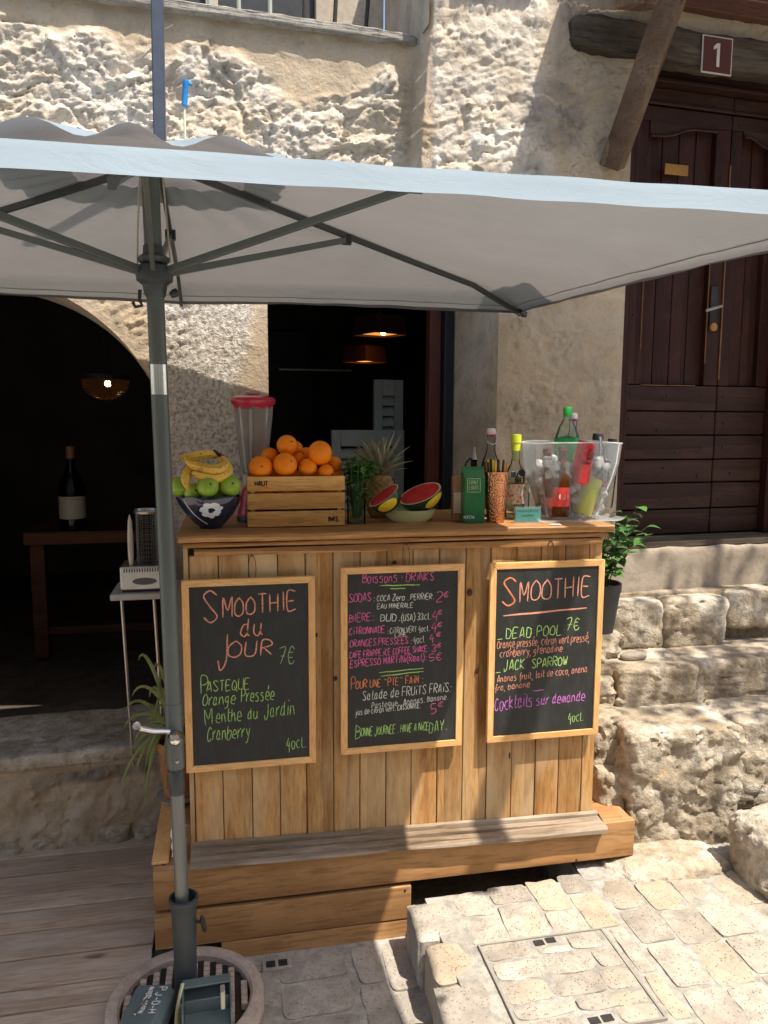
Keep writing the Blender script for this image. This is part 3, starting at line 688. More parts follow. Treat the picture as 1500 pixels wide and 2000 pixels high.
for (u, z) in [(1.75, 1.86), (1.94, 1.855), (2.12, 1.85), (1.75, 1.75), (1.90, 1.70), (2.13, 1.76), (1.76, 1.64), (2.0, 1.60), (2.13, 1.62), (1.94, 1.53), (2.12, 1.49), (1.75, 1.38), (1.93, 1.39), (2.24, 1.85), (2.43, 1.83), (2.25, 1.73), (2.36, 1.76),
               (2.25, 1.62), (2.43, 1.6), (2.30, 1.50), (2.24, 1.38), (2.43, 1.4), (1.75, 2.2), (1.76, 2.45), (1.75, 2.7), (1.77, 2.95), (1.93, 3.11), (2.05, 3.03), (2.24, 3.03), (2.34, 3.04), (1.78, 3.11), (2.15, 2.55), (2.23, 2.1), (2.23, 2.3), (2.44, 2.2), (2.23, 2.92), (2.16, 2.8)]:
    if stud0 is None: o = obj('door_stud', st, M['iron'], dr, origin=(0, 0, 0)); stud0 = o
    else: o = stud0.copy(); COL.objects.link(o); o.parent = dr
    o.location = W(u, -.006, z) - ORG[dr.name]; o.rotation_euler = (R(90), 0, WA)
brass = plain('dull brass', (.42, .21, .05), .45, .6)
obj('letter_plate', wbox(1.868, 1.985, -.004, .003, 2.795, 2.840), brass, dr, bevel=.003)
obj('door_handle', MB().bar(W(2.085, .035, 2.225), W(2.168, .04, 2.250), .012, .012), M['steel'], dr, bevel=.003)
obj('handle_plate', wbox(2.135, 2.170, -.006, .004, 2.14, 2.34), M['iron'], dr, bevel=.002)
obj('lock_cylinder', MB().lathe([(.018, 0), (.018, .012), (.006, .014)], 14, M=Matrix.Translation(W(2.15, .003, 2.16)) @ Matrix.Rotation(WA, 4, 'Z') @ Matrix.Rotation(R(90), 4, 'X')), brass, dr)
obj('door_sill', wbox(1.62, 2.56, -.10, .145, 1.192, 1.2185), M['beam'], dr, bevel=.004)
obj('plinth_render', wrock(1.28, 3.6, -.02, .165, .2, 1.19, 52, n=40, amp=.006, k=16, fr=5, flat=1), stone('dusty base render', [(.25, .20, .15), (.34, .285, .22), (.42, .36, .285)], .8, bump=.004, objvar=0), house, smooth=60)

# house number sign
sg = thing('house_number_sign', 'small square brown sign with white border and number 1 on the door lintel', 'sign', W(2.0, .17, 3.26))
pA = PW(1401, 108, .17); cu, cz = pA
obj('sign_plate', wbox(cu-.072, cu+.072, .166, .169, cz-.072, cz+.072), plain('white enamel', (.62, .58, .52), .35), sg, smooth=0)
obj('sign_face', wbox(cu-.066, cu+.066, .1695, .171, cz-.066, cz+.066), plain('brown enamel', (.11, .028, .02), .35), sg, smooth=0)
mb = MB()
for q in ([(-.004, -.045), (.010, -.045), (.010, .045), (-.004, .045)], [(-.004, .045), (-.004, .026), (-.020, .018), (-.020, .031)]):
    mb.add([W(cu+a, .1722, cz+b) for a, b in q], [(0, 1, 2, 3)])
obj('numeral', mb, plain('white enamel paint', (.75, .72, .66), .4), sg, smooth=0)

# ============================================================ STEPS
ss = thing('stone_steps', 'rough stone steps climbing towards the dark door at the right', 'steps', (1.9, 2.6, .2))
obj('infill', rock(1.34, 3.4, 2.46, 3.12, .1, .60, 61, n=44, amp=.012, k=12, flat=.15), M['rockfill'], ss, smooth=60)
obj('infill', rock(1.36, 3.4, 2.66, 3.12, .5, .785, 62, n=40, amp=.010, k=14, flat=.15), M['rockfill'], ss, smooth=60)
obj('infill', rock(1.36, 3.4, 2.95, 3.14, .7, 1.01, 63, n=36, amp=.008, k=14, flat=.8), M['rockfill'], ss, smooth=60)
big = [(1.385, 1.84, 2.37, 2.66, .16, .645, 71, .018, 46, 9), (1.83, 2.22, 2.40, 2.66, .3, .642, 72, .014, 30, 9), (2.22, 2.8, 2.38, 2.66, .16, .64, 73, .014, 26, 9),
       (1.455, 1.80, 2.61, 2.86, .60, .795, 74, .009, 30, 10), (1.80, 2.12, 2.66, 2.88, .58, .79, 75, .009, 24, 10), (2.13, 2.5, 2.65, 2.88, .58, .79, 76, .009, 24, 10),
       (1.55, 1.80, 2.87, 3.07, .78, .99, 77, .010, 24, 6), (1.80, 2.10, 2.86, 3.07, .76, .995, 78, .010, 24, 6), (2.12, 2.55, 2.90, 3.07, .84, 1.01, 79, .008, 24, 8),
       (1.30, 1.55, 2.74, 2.95, .70, .90, 80, .016, 22, 4), (1.33, 1.56, 2.95, 3.12, .85, 1.0, 81, .012, 18, 4),
       (1.30, 1.44, 2.50, 2.72, .45, .66, 82, .02, 20, 4), (1.31, 1.46, 2.62, 2.84, .60, .76, 83, .015, 20, 4), (1.30, 1.42, 2.42, 2.66, .14, .48, 84, .022, 24, 4), (1.29, 1.41, 2.64, 2.9, .2, .55, 85, .02, 18, 4)]
for (a, b, c, d, e, f_, sd, am, nn, kk) in big:
    obj('stone', rock(a, b, c, d, e, f_, sd, amp=am, n=nn, k=kk+2, flat=.10), M['rock'], ss, smooth=60)
obj('mortar_skirt', rock(1.26, 1.72, 2.17, 2.46, .10, .235, 90, n=30, amp=.012, k=2.6), M['rock'], ss, smooth=60)
pb = rock(1.52, 1.63, 2.70, 2.75, .79, .825, 91, n=10, amp=.004, k=2.5)
t_ = obj('pebble', pb, M['paver'], smooth=60, cat='pebble', label='flat pale pebble lying on the end of the middle step')
bd = obj('boulder', rock(1.69, 2.5, 1.93, 2.30, .12, .42, 92, n=36, amp=.016, k=4.5), M['rock'], smooth=60, cat='boulder', label='big rounded grey boulder at the foot of the steps by the right edge')
# ============================================================ PLINTH
pl = thing('wooden_plinth', 'stepped brown timber platform under the drinks bar', 'platform', (.55, 2.6, .2))
YP = 2.30
def pboard(name, x0, x1, y0, y1, z0, z1, mt, bev=.003, parent=None, **k): return obj(name, MB().box(x0, x1, y0, y1, z0, z1), M[mt], parent or pl, bevel=bev, smooth=40, **k)
pboard('front_board', -.25, 1.365, YP, YP+.028, .233, .365, 'plinth')
pboard('front_board', -.25, .566, YP, YP+.028, .103, .219, 'plinth')
pboard('front_board', -.05, .566, YP+.003, YP+.03, .02, .099, 'plinth')
pboard('end_board', .54, .566, YP+.029, 2.9, .02, .218, 'plinthy'); pboard('end_board', 1.337, 1.365, YP+.029, 2.95, .223, .36, 'plinthy')
pboard('side_board', -.252, -.222, YP+.029, 2.95, .243, .365, 'plinthy'); pboard('side_board', -.252, -.222, YP+.029, 2.95, .105, .238, 'plinthy')
for i, (a, b) in enumerate(((YP+.03, 2.44), (2.445, 2.58), (2.585, 2.72), (2.725, 2.86), (2.865, 2.95))):
    pboard('top_board', -.22, 1.335, a, b, .345, .3655, 'plinth')
for (a, b) in ((2.33, 2.47), (2.474, 2.66), (2.664, 2.82), (2.824, 2.95)):
    pboard('lit_edge_strip', -.256, -.205, a, b, .3665, .377, 'frame')  # pale wood stands for sunlight on the plinth's left edge boards
for x_, z_ in ((.545, .205), (1.15, .24)): obj('screw_head', MB().lathe([(.0001, .002), (.004, .0015), (.0045, 0)], 8, M=Matrix.Translation((x_, YP-.0005, z_)) @ Matrix.Rotation(R(90), 4, 'X'), caps=False), M['iron'], pl)

# ============================================================ BAR
bar = thing('drinks_bar', 'upright wooden drinks bar clad in tan vertical planks', 'bar', (.55, 2.5, .37))
YB = 2.36; ZT = 1.40
xs = [PY(px, 1600, YB).x for px in (382, 437, 494, 548, 600, 652, 703, 753, 802, 852, 901, 948, 996, 1042, 1087, 1132)] + [1.233]
for i in range(len(xs)-1):
    dy = .0015*math.sin(i*2.7)
    obj('plank', MB().box(xs[i]+.0012, xs[i+1]-.0012, YB+dy, YB+.018, .372, 1.332), M['plank'], bar, bevel=.0022, smooth=40)
obj('plank', MB().box(-.137, xs[0]-.0015, YB-.003, YB+.03, .372, 1.372), M['plank'], bar, bevel=.003)
obj('back_panel', MB().box(-.13, 1.228, YB+.0185, YB+.03, .372, 1.372), M['iron'], bar, smooth=0)
for sx in (-.137, 1.212):
    for i, (a, b) in enumerate(((2.392, 2.50), (2.503, 2.62), (2.623, 2.78))): obj('side_plank', MB().box(sx, sx+.02, a, b, .372, 1.372), M['plank'], bar, bevel=.002)
# knots and nail holes on planks
for (px, py) in ((488, 1076), (555, 1077), (748, 1073), (851, 1070), (895, 1069), (945, 1067), (997, 1066), (1081, 1065)):
    p = PY(px, py, YB); obj('nail_head', MB().lathe([(.0001, .001), (.0032, .0008), (.0036, 0)], 8, M=Matrix.Translation((p.x, YB-.0035, p.z)) @ Matrix.Rotation(R(90), 4, 'X'), caps=False), M['iron'], bar)
for (px, py, rx, rz) in ((917, 1157, .009, .013), (655, 1325, .006, .008), (770, 1098, .008, .006), (995, 1475, .003, .012), (618, 1240, .004, .008), (931, 1310, .006, .011)):
    p = PY(px, py, YB)
    mb = MB().lathe([(.0001, .002), (.7, .0018), (1, 0)], 14, caps=False); mb.v = [(v[0]*rx+p.x, YB-.0022-v[2], v[1]*rz+p.z) for v in mb.v]
    obj('knot', mb, plain('dark wood knot', (.045, .022, .012), .6) if 'dark wood knot' not in bpy.data.materials else bpy.data.materials['dark wood knot'], bar)
def moulding(prof, x0, x1, name, mt, nx=24, seed=0, amp=.0012, parent=bar):
    P = []
    for k in range(nx):
        x = x0+(x1-x0)*k/(nx-1)
        for j, (y, z) in enumerate(prof):
            w = amp*(math.sin(x*9+j*1.3+seed)+.6*math.sin(x*23+j+seed)); P.append((x, y+w, z+w*.6-(.014*(x+.14)*max(0, min(1, (z-.3665)/.01))*1.7 if name == 'skirting' else 0)))
    n = len(prof); mb = MB().grid(P, n, nx); o = (nx-1)*n; mb.f += [tuple(range(n)), tuple(o+i for i in range(n))[::-1]]
    mb.f += [(k*n, (k+1)*n, (k+1)*n+n-1, k*n+n-1) for k in range(nx-1)]
    return obj(name, mb, M[mt], parent, smooth=35)
moulding([(2.83, 1.374), (2.345, 1.374), (2.334, 1.378), (2.327, 1.386), (2.326, 1.396), (2.330, ZT), (2.46, ZT+.001)] + [(2.60, ZT+.0005), (2.83, ZT)], -.150, 1.256, 'countertop', 'apron', seed=1)
moulding([(2.359, 1.371), (2.346, 1.371), (2.342, 1.366), (2.342, 1.361), (2.349, 1.3575), (2.359, 1.3565)], -.137, 1.243, 'counter_moulding', 'apron', seed=2)
moulding([(2.3565, 1.354), (2.343, 1.354), (2.341, 1.350), (2.3415, 1.338), (2.343, 1.333), (2.3565, 1.332)], -.104, 1.222, 'apron_rail', 'apron', seed=3)
moulding([(2.358, .3665), (2.290, .3665), (2.278, .3665), (2.2715, .370), (2.270, .377), (2.274, .383), (2.286, .384), (2.288, .379), (2.292, .380), (2.294, .391), (2.312, .3935), (2.3135, .387), (2.318, .388), (2.3195, .400), (2.338, .4025), (2.3395, .396), (2.344, .397), (2.3455, .412), (2.3585, .415)], -.137, 1.248, 'skirting', 'trimwood', seed=4, nx=40)

# ============================================================ handwriting
GL = {'A': '02 28 42|13 34', 'B': '02 08|08 37 46 05|05 45 43 02', 'C': '47 28 05 12 32 43', 'D': '02 08|08 37 45 32 02', 'E': '48 08 02 42|05 35', 'F': '02 08 48|05 35',
 'G': '47 28 05 12 32 44 24', 'H': '02 08|05 45|42 48', 'I': '12 18', 'J': '38 33 11 03', 'K': '02 08|48 05 42', 'L': '08 02 42', 'M': '02 08 24 48 42', 'N': '02 08 42 48',
 'O': '28 06 03 22 43 46 28', 'P': '02 08 38 46 25 05', 'Q': '28 06 03 22 43 46 28|24 51', 'R': '02 08 38 46 05|15 42', 'S': '47 28 07 25 43 22 03', 'T': '08 48|28 22', 'U': '08 03 22 43 48',
 'V': '08 22 48', 'W': '08 12 26 32 48', 'X': '08 42|02 48', 'Y': '08 25 48|25 22', 'Z': '08 48 02 42',
 'a': '36 16 03 22 34|36 33 42', 'b': '08 02 32 45 26 04', 'c': '46 26 04 22 42', 'd': '36 16 03 22 34|38 33 42', 'e': '04 44 36 16 03 22 42', 'f': '48 28 20|05 35', 'g': '36 16 04 23 35|36 31 10 00',
 'h': '08 02|04 26 35 42', 'i': '16 12|18 18', 'j': '26 20 00|28 28', 'k': '08 02|36 04 42', 'l': '18 13 22 32', 'm': '06 02|05 16 25 22|25 36 45 42', 'n': '06 02|05 26 35 42', 'o': '26 05 12 32 45 26',
 'p': '06 00|06 36 45 33 02', 'q': '36 16 04 13 33|36 30 41', 'r': '06 02|04 26 36', 's': '36 16 05 34 32 02', 't': '18 13 32|06 36', 'u': '06 03 22 34|36 33 42', 'v': '06 22 46', 'w': '06 12 25 32 46',
 'x': '06 42|02 46', 'y': '06 23|46 20 00', 'z': '06 46 02 42', '0': '26 05 12 32 45 26', '1': '17 28 22', '2': '07 28 46 02 42', '3': '07 28 46 25 43 22 03', '4': '28 04 44|36 30', '5': '48 08 05 35 43 22 02',
 '7': '08 48 12|15 45', '8': '25 07 28 47 25 03 22 43 25', '€': '47 28 05 12 32 43|04 34|06 36', ':': '15 15|12 12', '.': '12 12', ',': '12 00', '(': '29 06 03 20', ')': '09 26 23 00', '-': '04 44', '_': '02 52',
 '"': '18 17|38 37', "'": '28 16', ' ': '', '·': '15 15', 'é': '04 44 36 16 03 22 42|27 39', 'É': '48 08 02 42|05 35|19 39', 'o.': ''}
NARROW = {'I': 3.2, 'i': 3.2, 'l': 3.6, '.': 2.6, ',': 2.6, ':': 2.8, "'": 2.6, '1': 4, '(': 3.2, ')': 3.4, 'r': 4.4, 't': 4.4, 'f': 4.6, ' ': 3.2, '-': 5.4, '·': 3}
def cat_rom(p, k=5):
    if len(p) < 3: return p
    o = []; q = [p[0]*2-p[1]] + p + [p[-1]*2-p[-2]]
    for i in range(1, len(q)-2):
        for t in range(k):
            s = t/k; a, b, c, d = q[i-1], q[i], q[i+1], q[i+2]
            o.append(.5*((2*b)+(c-a)*s+(2*a-5*b+4*c-d)*s*s+(3*b-a-3*c+d)*s**3))
    o.append(p[-1]); return o
def strokes(text, rs, tilt=.12, jit=.25):
    """strokes in em units: baseline 0, capital height 1"""
    x = 0; out = []
    for ch in text:
        g = GL.get(ch, ''); sc = rs.uniform(.93, 1.07); dy = rs.uniform(-.25, .25)*jit
        for s in g.split('|'):
            pts = [Vector((int(a[0])*sc+x+rs.uniform(-jit, jit)*.6, (int(a[1])-2)*sc+dy+rs.uniform(-jit, jit)*.6)) for a in s.split()]
            if not pts: continue
            if len(pts) == 2 and (pts[0]-pts[1]).length < 1.6 and s.split()[0] == s.split()[1]: pts = [pts[0], pts[0]+Vector((.3, .05)), pts[0]+Vector((.7, .1)), pts[0]+Vector((1.0, .1))]
            pts = [Vector((p.x+p.y*tilt, p.y))/6 for p in pts]; out.append(cat_rom(pts))
        x += (NARROW.get(ch, 5.7))
    return out, x/6
def ribbon(mb, pts, w, place):
    if len(pts) == 2: pts = [pts[0].lerp(pts[1], k/4) for k in range(5)]
    n = len(pts); vs = []
    for i, p in enumerate(pts):
        d = pts[min(i+1, n-1)]-pts[max(i-1, 0)]
        if d.length < 1e-6: d = Vector((1, 0))
        d.normalize(); q = Vector((-d.y, d.x)); ww = w*(.65 if i in (0, n-1) else 1)*(.85+.3*abs(math.sin(i*.7)))
        for s in (-.5, .5): vs.append(place(p+q*s*ww))
    mb.add(vs, [(2*i, 2*i+1, 2*i+3, 2*i+2) for i in range(n-1)])
def write(parent, text, p0, p1, h, mat, Yp, w=.0034, seed=1, tilt=.12, jit=.25, name='chalk_writing'):
    """text running from pixel-measured baseline point p0 to p1 on the plane y = Yp, h = capital height in photo pixels"""
    a, b = PY(*p0, Yp), PY(*p1, Yp); a = Vector((a.x, a.z)); b = Vector((b.x, b.z)); hm = h/605.0
    st, L = strokes(text, random.Random(seed), tilt, jit); d = (b-a); ln = d.length; e = d.normalized(); nrm = Vector((-e.y, e.x)); sx = ln/L
    mb = MB()
    for s in st:
        pts = [a + e*p.x*sx + nrm*p.y*hm for p in s]
        ribbon(mb, pts, w*.82, lambda q: (q.x, Yp, q.y))
    return obj(name, mb, mat, parent, smooth=0)
def line(parent, p0, p1, mat, Yp, w):
    a, b = PY(*p0, Yp), PY(*p1, Yp); mb = MB(); pts = [Vector((a.x+(b.x-a.x)*t/6, a.z+(b.z-a.z)*t/6+.0008*math.sin(t*2))) for t in range(7)]
    ribbon(mb, pts, w, lambda q: (q.x, Yp, q.y)); return obj('chalk_line', mb, mat, parent, smooth=0)
def chalk(name, c):
    t = NT(name); n = t.noise(t.co((1, 1, 1)), 260, 3); n2 = t.noise(t.co((1, 1, 1)), 30, 3); t.col(t.mix(t.ramp(n2, [(.35, .55), (.6, 0)]), t.ramp(n, [(.34, tuple(x*.35 for x in c)), (.50, c)]), tuple(x*.55 for x in c))); t.set(Roughness=.85); return t.m
K = dict(sal=chalk('salmon chalk', (.86, .36, .24)), org=chalk('orange chalk', (.84, .27, .10)), grn=chalk('lime chalk', (.45, .72, .20)), pink=chalk('pink chalk', (.85, .16, .42)),
         wht=chalk('white chalk', (.78, .77, .70)), vio=chalk('violet chalk', (.66, .20, .66)), pal=chalk('pale green chalk', (.40, .60, .30)))

def chalkboard(label, x0, x1, z0, z1, hook=True, grp='chalkboards hung on the bar', tiltb=0):
    t = thing('chalkboard', label, 'chalkboard', ((x0+x1)/2, 2.345, (z0+z1)/2), grp); fw = .0212; ya, yb = 2.325, 2.341
    obj('slate', MB().box(x0+fw-.002, x1-fw+.002, ya+.004, yb-.002, z0+fw-.002, z1-fw+.002), M['slate'], t, smooth=0)
    def stick(c, mt):
        mb = MB().add([(x, y, z) for y in (ya, yb) for (x, z) in c], [(0, 1, 2, 3), (7, 6, 5, 4), (0, 4, 5, 1), (1, 5, 6, 2), (2, 6, 7, 3), (3, 7, 4, 0)])
        obj('frame_bar', mb, M[mt], t, bevel=.0018, smooth=40)
    stick([(x0, z0), (x0+fw, z0+fw), (x0+fw, z1-fw), (x0, z1)], 'frame'); stick([(x1, z0), (x1, z1), (x1-fw, z1-fw), (x1-fw, z0+fw)], 'frame')
    stick([(x0, z1), (x0+fw, z1-fw), (x1-fw, z1-fw), (x1, z1)], 'framex'); stick([(x0, z0), (x1, z0), (x1-fw, z0+fw), (x0+fw, z0+fw)], 'framex')
    if hook:
        xc = (x0+x1)/2+.01; pts = [(xc+.011*math.sin(a), 2.337-.004*math.cos(a), z1+.028-.040*math.cos(a)) for a in np.linspace(0, 2*math.pi, 22)]
        obj('wire_loop', MB().tube(pts, .0011, 5), M['iron'], t)
        obj('hook_nail', MB().tube([(xc, 2.338, z1+.066), (xc, 2.358, z1+.066)], .002, 6), M['iron'], t)
    t.rotation_euler = (0, tiltb, 0)
    return t
YS = 2.3283
b1 = chalkboard('chalkboard headed Smoothie du Jour, left of the three on the bar front', -.143, .257, .660, 1.264)
w = lambda *a, **k: write(b1, *a, Yp=YS, **k)
w('S', (398, 1217), (437, 1213), 62, K['sal'], w=.0052, seed=1, jit=.1)
w('MOOTHIE', (436, 1206), (584, 1189), 34, K['sal'], w=.005, seed=2)
w('du', (470, 1243), (520, 1240), 34, K['sal'], w=.0048, seed=3)
w('J', (425, 1300), (458, 1298), 62, K['sal'], w=.005, seed=4, jit=.1); w('OUR', (446, 1285), (540, 1278), 30, K['sal'], w=.005, seed=6)
w('7€', (545, 1297), (580, 1294), 32, K['pal'], w=.0026, seed=7)
w('P', (393, 1355), (412, 1353), 34, K['grn'], w=.0028, seed=8, jit=.1); w('ASTEQUE', (404, 1351), (490, 1345), 20, K['grn'], w=.0028, seed=9)
w('Orange', (396, 1378), (462, 1374), 22, K['grn'], w=.0027, seed=10, tilt=.2); w('Pressée', (471, 1371), (538, 1366), 24, K['grn'], w=.0027, seed=11, tilt=.2)
w('M', (401, 1416), (420, 1413), 30, K['grn'], w=.0025, seed=12); w('enthe', (422, 1412), (474, 1407), 26, K['grn'], w=.0025, seed=13, tilt=.2)
w('du', (484, 1405), (507, 1403), 22, K['grn'], w=.0024, seed=14); w('Jardin', (516, 1402), (578, 1394), 26, K['grn'], w=.0024, seed=15, tilt=.25)
w('Cranberry', (405, 1447), (490, 1439), 26, K['grn'], w=.0026, seed=16, tilt=.25); w('40cl.', (560, 1463), (598, 1459), 22, K['grn'], w=.0024, seed=17)
b2 = chalkboard('chalkboard headed Boissons Drinks, middle of the three on the bar front', .337, .738, .677, 1.286)
w = lambda *a, **k: write(b2, *a, Yp=YS, **{'w': .0026, **k})
w('Boissons', (708, 1139), (778, 1136), 18, K['pink'], seed=20); w('· DRiNKS', (782, 1136), (850, 1133), 17, K['pink'], seed=21)
line(b2, (741, 1144), (820, 1142), K['grn'], YS, .003); line(b2, (762, 1150), (792, 1149), K['grn'], YS, .003)
w('.SODAS', (678, 1177), (727, 1173), 16, K['pink'], seed=22); w(': COCA Zero . PERRIER.', (729, 1174), (848, 1170), 11, K['wht'], w=.0024, seed=23); w('2', (852, 1176), (868, 1175), 20, K['pink'], seed=24); w('€', (867, 1166), (879, 1165), 10, K['pink'], seed=25)
w('EAU MINERALE', (737, 1189), (808, 1186), 9, K['wht'], w=.0022, seed=26)
w('.BIERE:', (678, 1216), (731, 1211), 15, K['pink'], seed=27); w('BUD.', (743, 1214), (782, 1212), 15, K['wht'], w=.0028, seed=28); w('(USA) 33cl.', (784, 1213), (842, 1209), 13, K['wht'], w=.0023, seed=29); w('4', (845, 1210), (858, 1209), 17, K['pink'], seed=30); w('€', (855, 1200), (867, 1199), 9, K['pink'], seed=31)
w('.CiTRONNADE', (679, 1240), (753, 1235), 13, K['pink'], seed=32); w(': CiTRON VERT 40cl.', (756, 1238), (839, 1232), 11, K['wht'], w=.0021, seed=33); w('LIME', (771, 1244), (796, 1242), 7, K['wht'], w=.0018, seed=34); w('4', (843, 1232), (856, 1231), 15, K['pink'], seed=35); w('€', (854, 1224), (866, 1223), 8, K['pink'], seed=36)
w('.ORANGES.PRESSEES', (680, 1264), (799, 1256), 13, K['pink'], seed=37); w(': 40cl', (802, 1257), (829, 1254), 13, K['wht'], w=.0021, seed=38); w('4', (839, 1252), (851, 1251), 14, K['pink'], seed=39); w('€', (852, 1243), (864, 1242), 8, K['pink'], seed=40)
w('.CAFE FRAPPE.iCE COFFEE SHAKE:', (680, 1286), (838, 1272), 12, K['pink'], seed=41, w=.0027); w('3', (843, 1273), (854, 1272), 14, K['pink'], seed=42); w('€', (854, 1264), (864, 1263), 8, K['pink'], seed=43)
w('.ESPRESSO MARTiNi(Real):', (681, 1304), (834, 1289), 14, K['pink'], seed=44, w=.0027); w('5€', (839, 1291), (865, 1288), 14, K['pink'], seed=45)
line(b2, (740, 1314), (827, 1305), K['grn'], YS, .003); line(b2, (743, 1321), (827, 1311), K['grn'], YS, .003)
w('P', (686, 1347), (697, 1346), 22, K['org'], seed=46); w('OUR UNE "PTE" FAiM :', (695, 1345), (827, 1333), 15, K['org'], w=.0028, seed=47)
w('Salade de FRUiTS FRAiS:', (708, 1368), (882, 1350), 18, K['wht'], w=.0026, seed=48, tilt=.2)
w('Pastèque . Ananas. Banane.'.replace('è', 'e'), (726, 1384), (876, 1366), 12, K['wht'], w=.0022, seed=49, tilt=.2)
w('jus de citron vert. CASSONADE.', (694, 1397), (823, 1382), 11, K['wht'], w=.0022, seed=50, tilt=.2); w('5', (842, 1394), (856, 1392), 20, K['pink'], seed=51, w=.0032); w('€', (855, 1380), (868, 1379), 9, K['pink'], seed=52)
w('B', (694, 1444), (706, 1443), 28, K['grn'], seed=53, jit=.1); w('ONNE JOURNEE . HAVE A NiCE', (705, 1438), (838, 1425), 16, K['grn'], w=.0026, seed=54, tilt=.25); w('DAY.', (838, 1432), (874, 1424), 22, K['grn'], w=.0028, seed=55, tilt=.35)
b3 = chalkboard('chalkboard headed Smoothie with an underline, right of the three on the bar front', .826, 1.226, .677, 1.284)
w = lambda *a, **k: write(b3, *a, Yp=YS, **k)
w('S', (980, 1184), (1016, 1182), 58, K['org'], w=.0062, seed=60, jit=.1); w('MOOTHIE', (1015, 1176), (1158, 1162), 40, K['sal'], w=.0048, seed=61)
line(b3, (983, 1203), (1146, 1187), K['sal'], YS, .0056)
w('_', (971, 1249), (982, 1248), 18, K['grn'], w=.0028, seed=62); w('DEAD POOL', (988, 1247), (1100, 1239), 21, K['grn'], w=.0032, seed=63); w('7€', (1106, 1232), (1136, 1228), 24, K['grn'], w=.0030, seed=64)
w('Orange pressée, citron vert pressé,', (971, 1267), (1152, 1252), 16, K['sal'], w=.0024, seed=65, tilt=.2); w('cranberry, grenadine', (976, 1284), (1100, 1272), 15, K['sal'], w=.0024, seed=66, tilt=.2)
w('_', (968, 1314), (980, 1313), 18, K['grn'], w=.0028, seed=67); w('JACK', (984, 1309), (1026, 1306), 20, K['grn'], w=.0031, seed=68); w('SPARROW', (1039, 1305), (1110, 1298), 18, K['grn'], w=.0031, seed=69)
w('Ananas fruit, lait de coco, anana', (971, 1333), (1148, 1312), 14, K['sal'], w=.0024, seed=70, tilt=.2); w('fra, banane', (966, 1350), (1036, 1341), 12, K['sal'], w=.0024, seed=71, tilt=.2)
line(b3, (1040, 1350), (1063, 1347), K['vio'], YS, .0024)
w('Cocktails', (966, 1388), (1042, 1378), 26, K['vio'], w=.0032, seed=72, tilt=.2); w('sur demande', (1047, 1377), (1144, 1368), 20, K['vio'], w=.0032, seed=73, tilt=.2); w('40cl.', (1110, 1410), (1140, 1407), 18, K['grn'], w=.0025, seed=74)
obj('wire_loop', MB().tube([(-.143+.215+.011*math.sin(a), 2.335, 1.264+.05-.045*math.cos(a)) for a in np.linspace(0, 2*math.pi, 20)], .0011, 5), M['iron'], b1) if False else None

# ============================================================ PARASOL
PX, PYY = -.152, 2.05
par = thing('parasol', 'large open grey rectangular parasol on a dark pole with a chrome crank', 'parasol', (PX+.012, PYY, .1))
def Pz(z): return PX + .010 - .028*(z/2.1), PYY
def tubez(name, z0, z1, r, mt, n=28, extra=None, **k):
    prof = extra or [(r, z0), (r, z1)]
    mb = MB().lathe(prof, n); v = []
    for q in mb.v: x, y = Pz(q[2]); v.append((q[0]+x, q[1]+y, q[2]))
    mb.v = v; return obj(name, mb, M[mt], par, **k)
tubez('lower_pole', .22, .80, .0185, 'polelow'); tubez('collar', .75, .80, .0205, 'poledark', extra=[(.0187, .735), (.0203, .74), (.0203, .80), (.019, .802)])
tubez('joint_ring', .802, .810, .0233, 'blackpl'); tubez('crank_housing', .810, .99, .0228, 'pole')
tubez('upper_pole', .99, 2.36, .0215, 'pole'); 
tubez('tilt_sleeve', 1.805, 1.880, .0222, 'chrome'); 
tubez('hub', 2.07, 2.13, .03, 'poledark', extra=[(.022, 2.045), (.026, 2.05), (.030, 2.075), (.044, 2.085), (.046, 2.105), (.042, 2.12), (.030, 2.125), (.036, 2.130), (.040, 2.140), (.026, 2.150), (.024, 2.17)])
# crank
x, y = Pz(.90)
obj('crank_axle', MB().lathe([(.0001, .016), (.013, .013), (.018, .004), (.021, -.006), (.021, -.016), (.012, -.02)], 20, M=Matrix.Translation((x+.004, y-.036, 0.905)) @ Matrix.Rotation(R(80), 4, 'X')), M['chrome'], par)
mb = MB().tube([(x-.012, y-.03, 0.925), (x-.05, y-.045, 0.935), (x-.085, y-.055, 0.950)], [.010, .0125, .0115], 10, flat=.8); obj('crank_arm', mb, M['chrome'], par)
obj('crank_knob', MB().lathe([(.0001, .018), (.010, .016), (.013, .006), (.012, -.01), (.006, -.016)], 16, M=Matrix.Translation((x-.088, y-.06, 0.958)) @ Matrix.Rotation(R(70), 4, 'X')), M['chrome'], par)
obj('bolt', MB().lathe([(.0001, .003), (.004, .002), (.005, 0)], 10, M=Matrix.Translation((x+.006, y-.0238, 0.835)) @ Matrix.Rotation(R(90), 4, 'X'), caps=False), M['steel'], par)
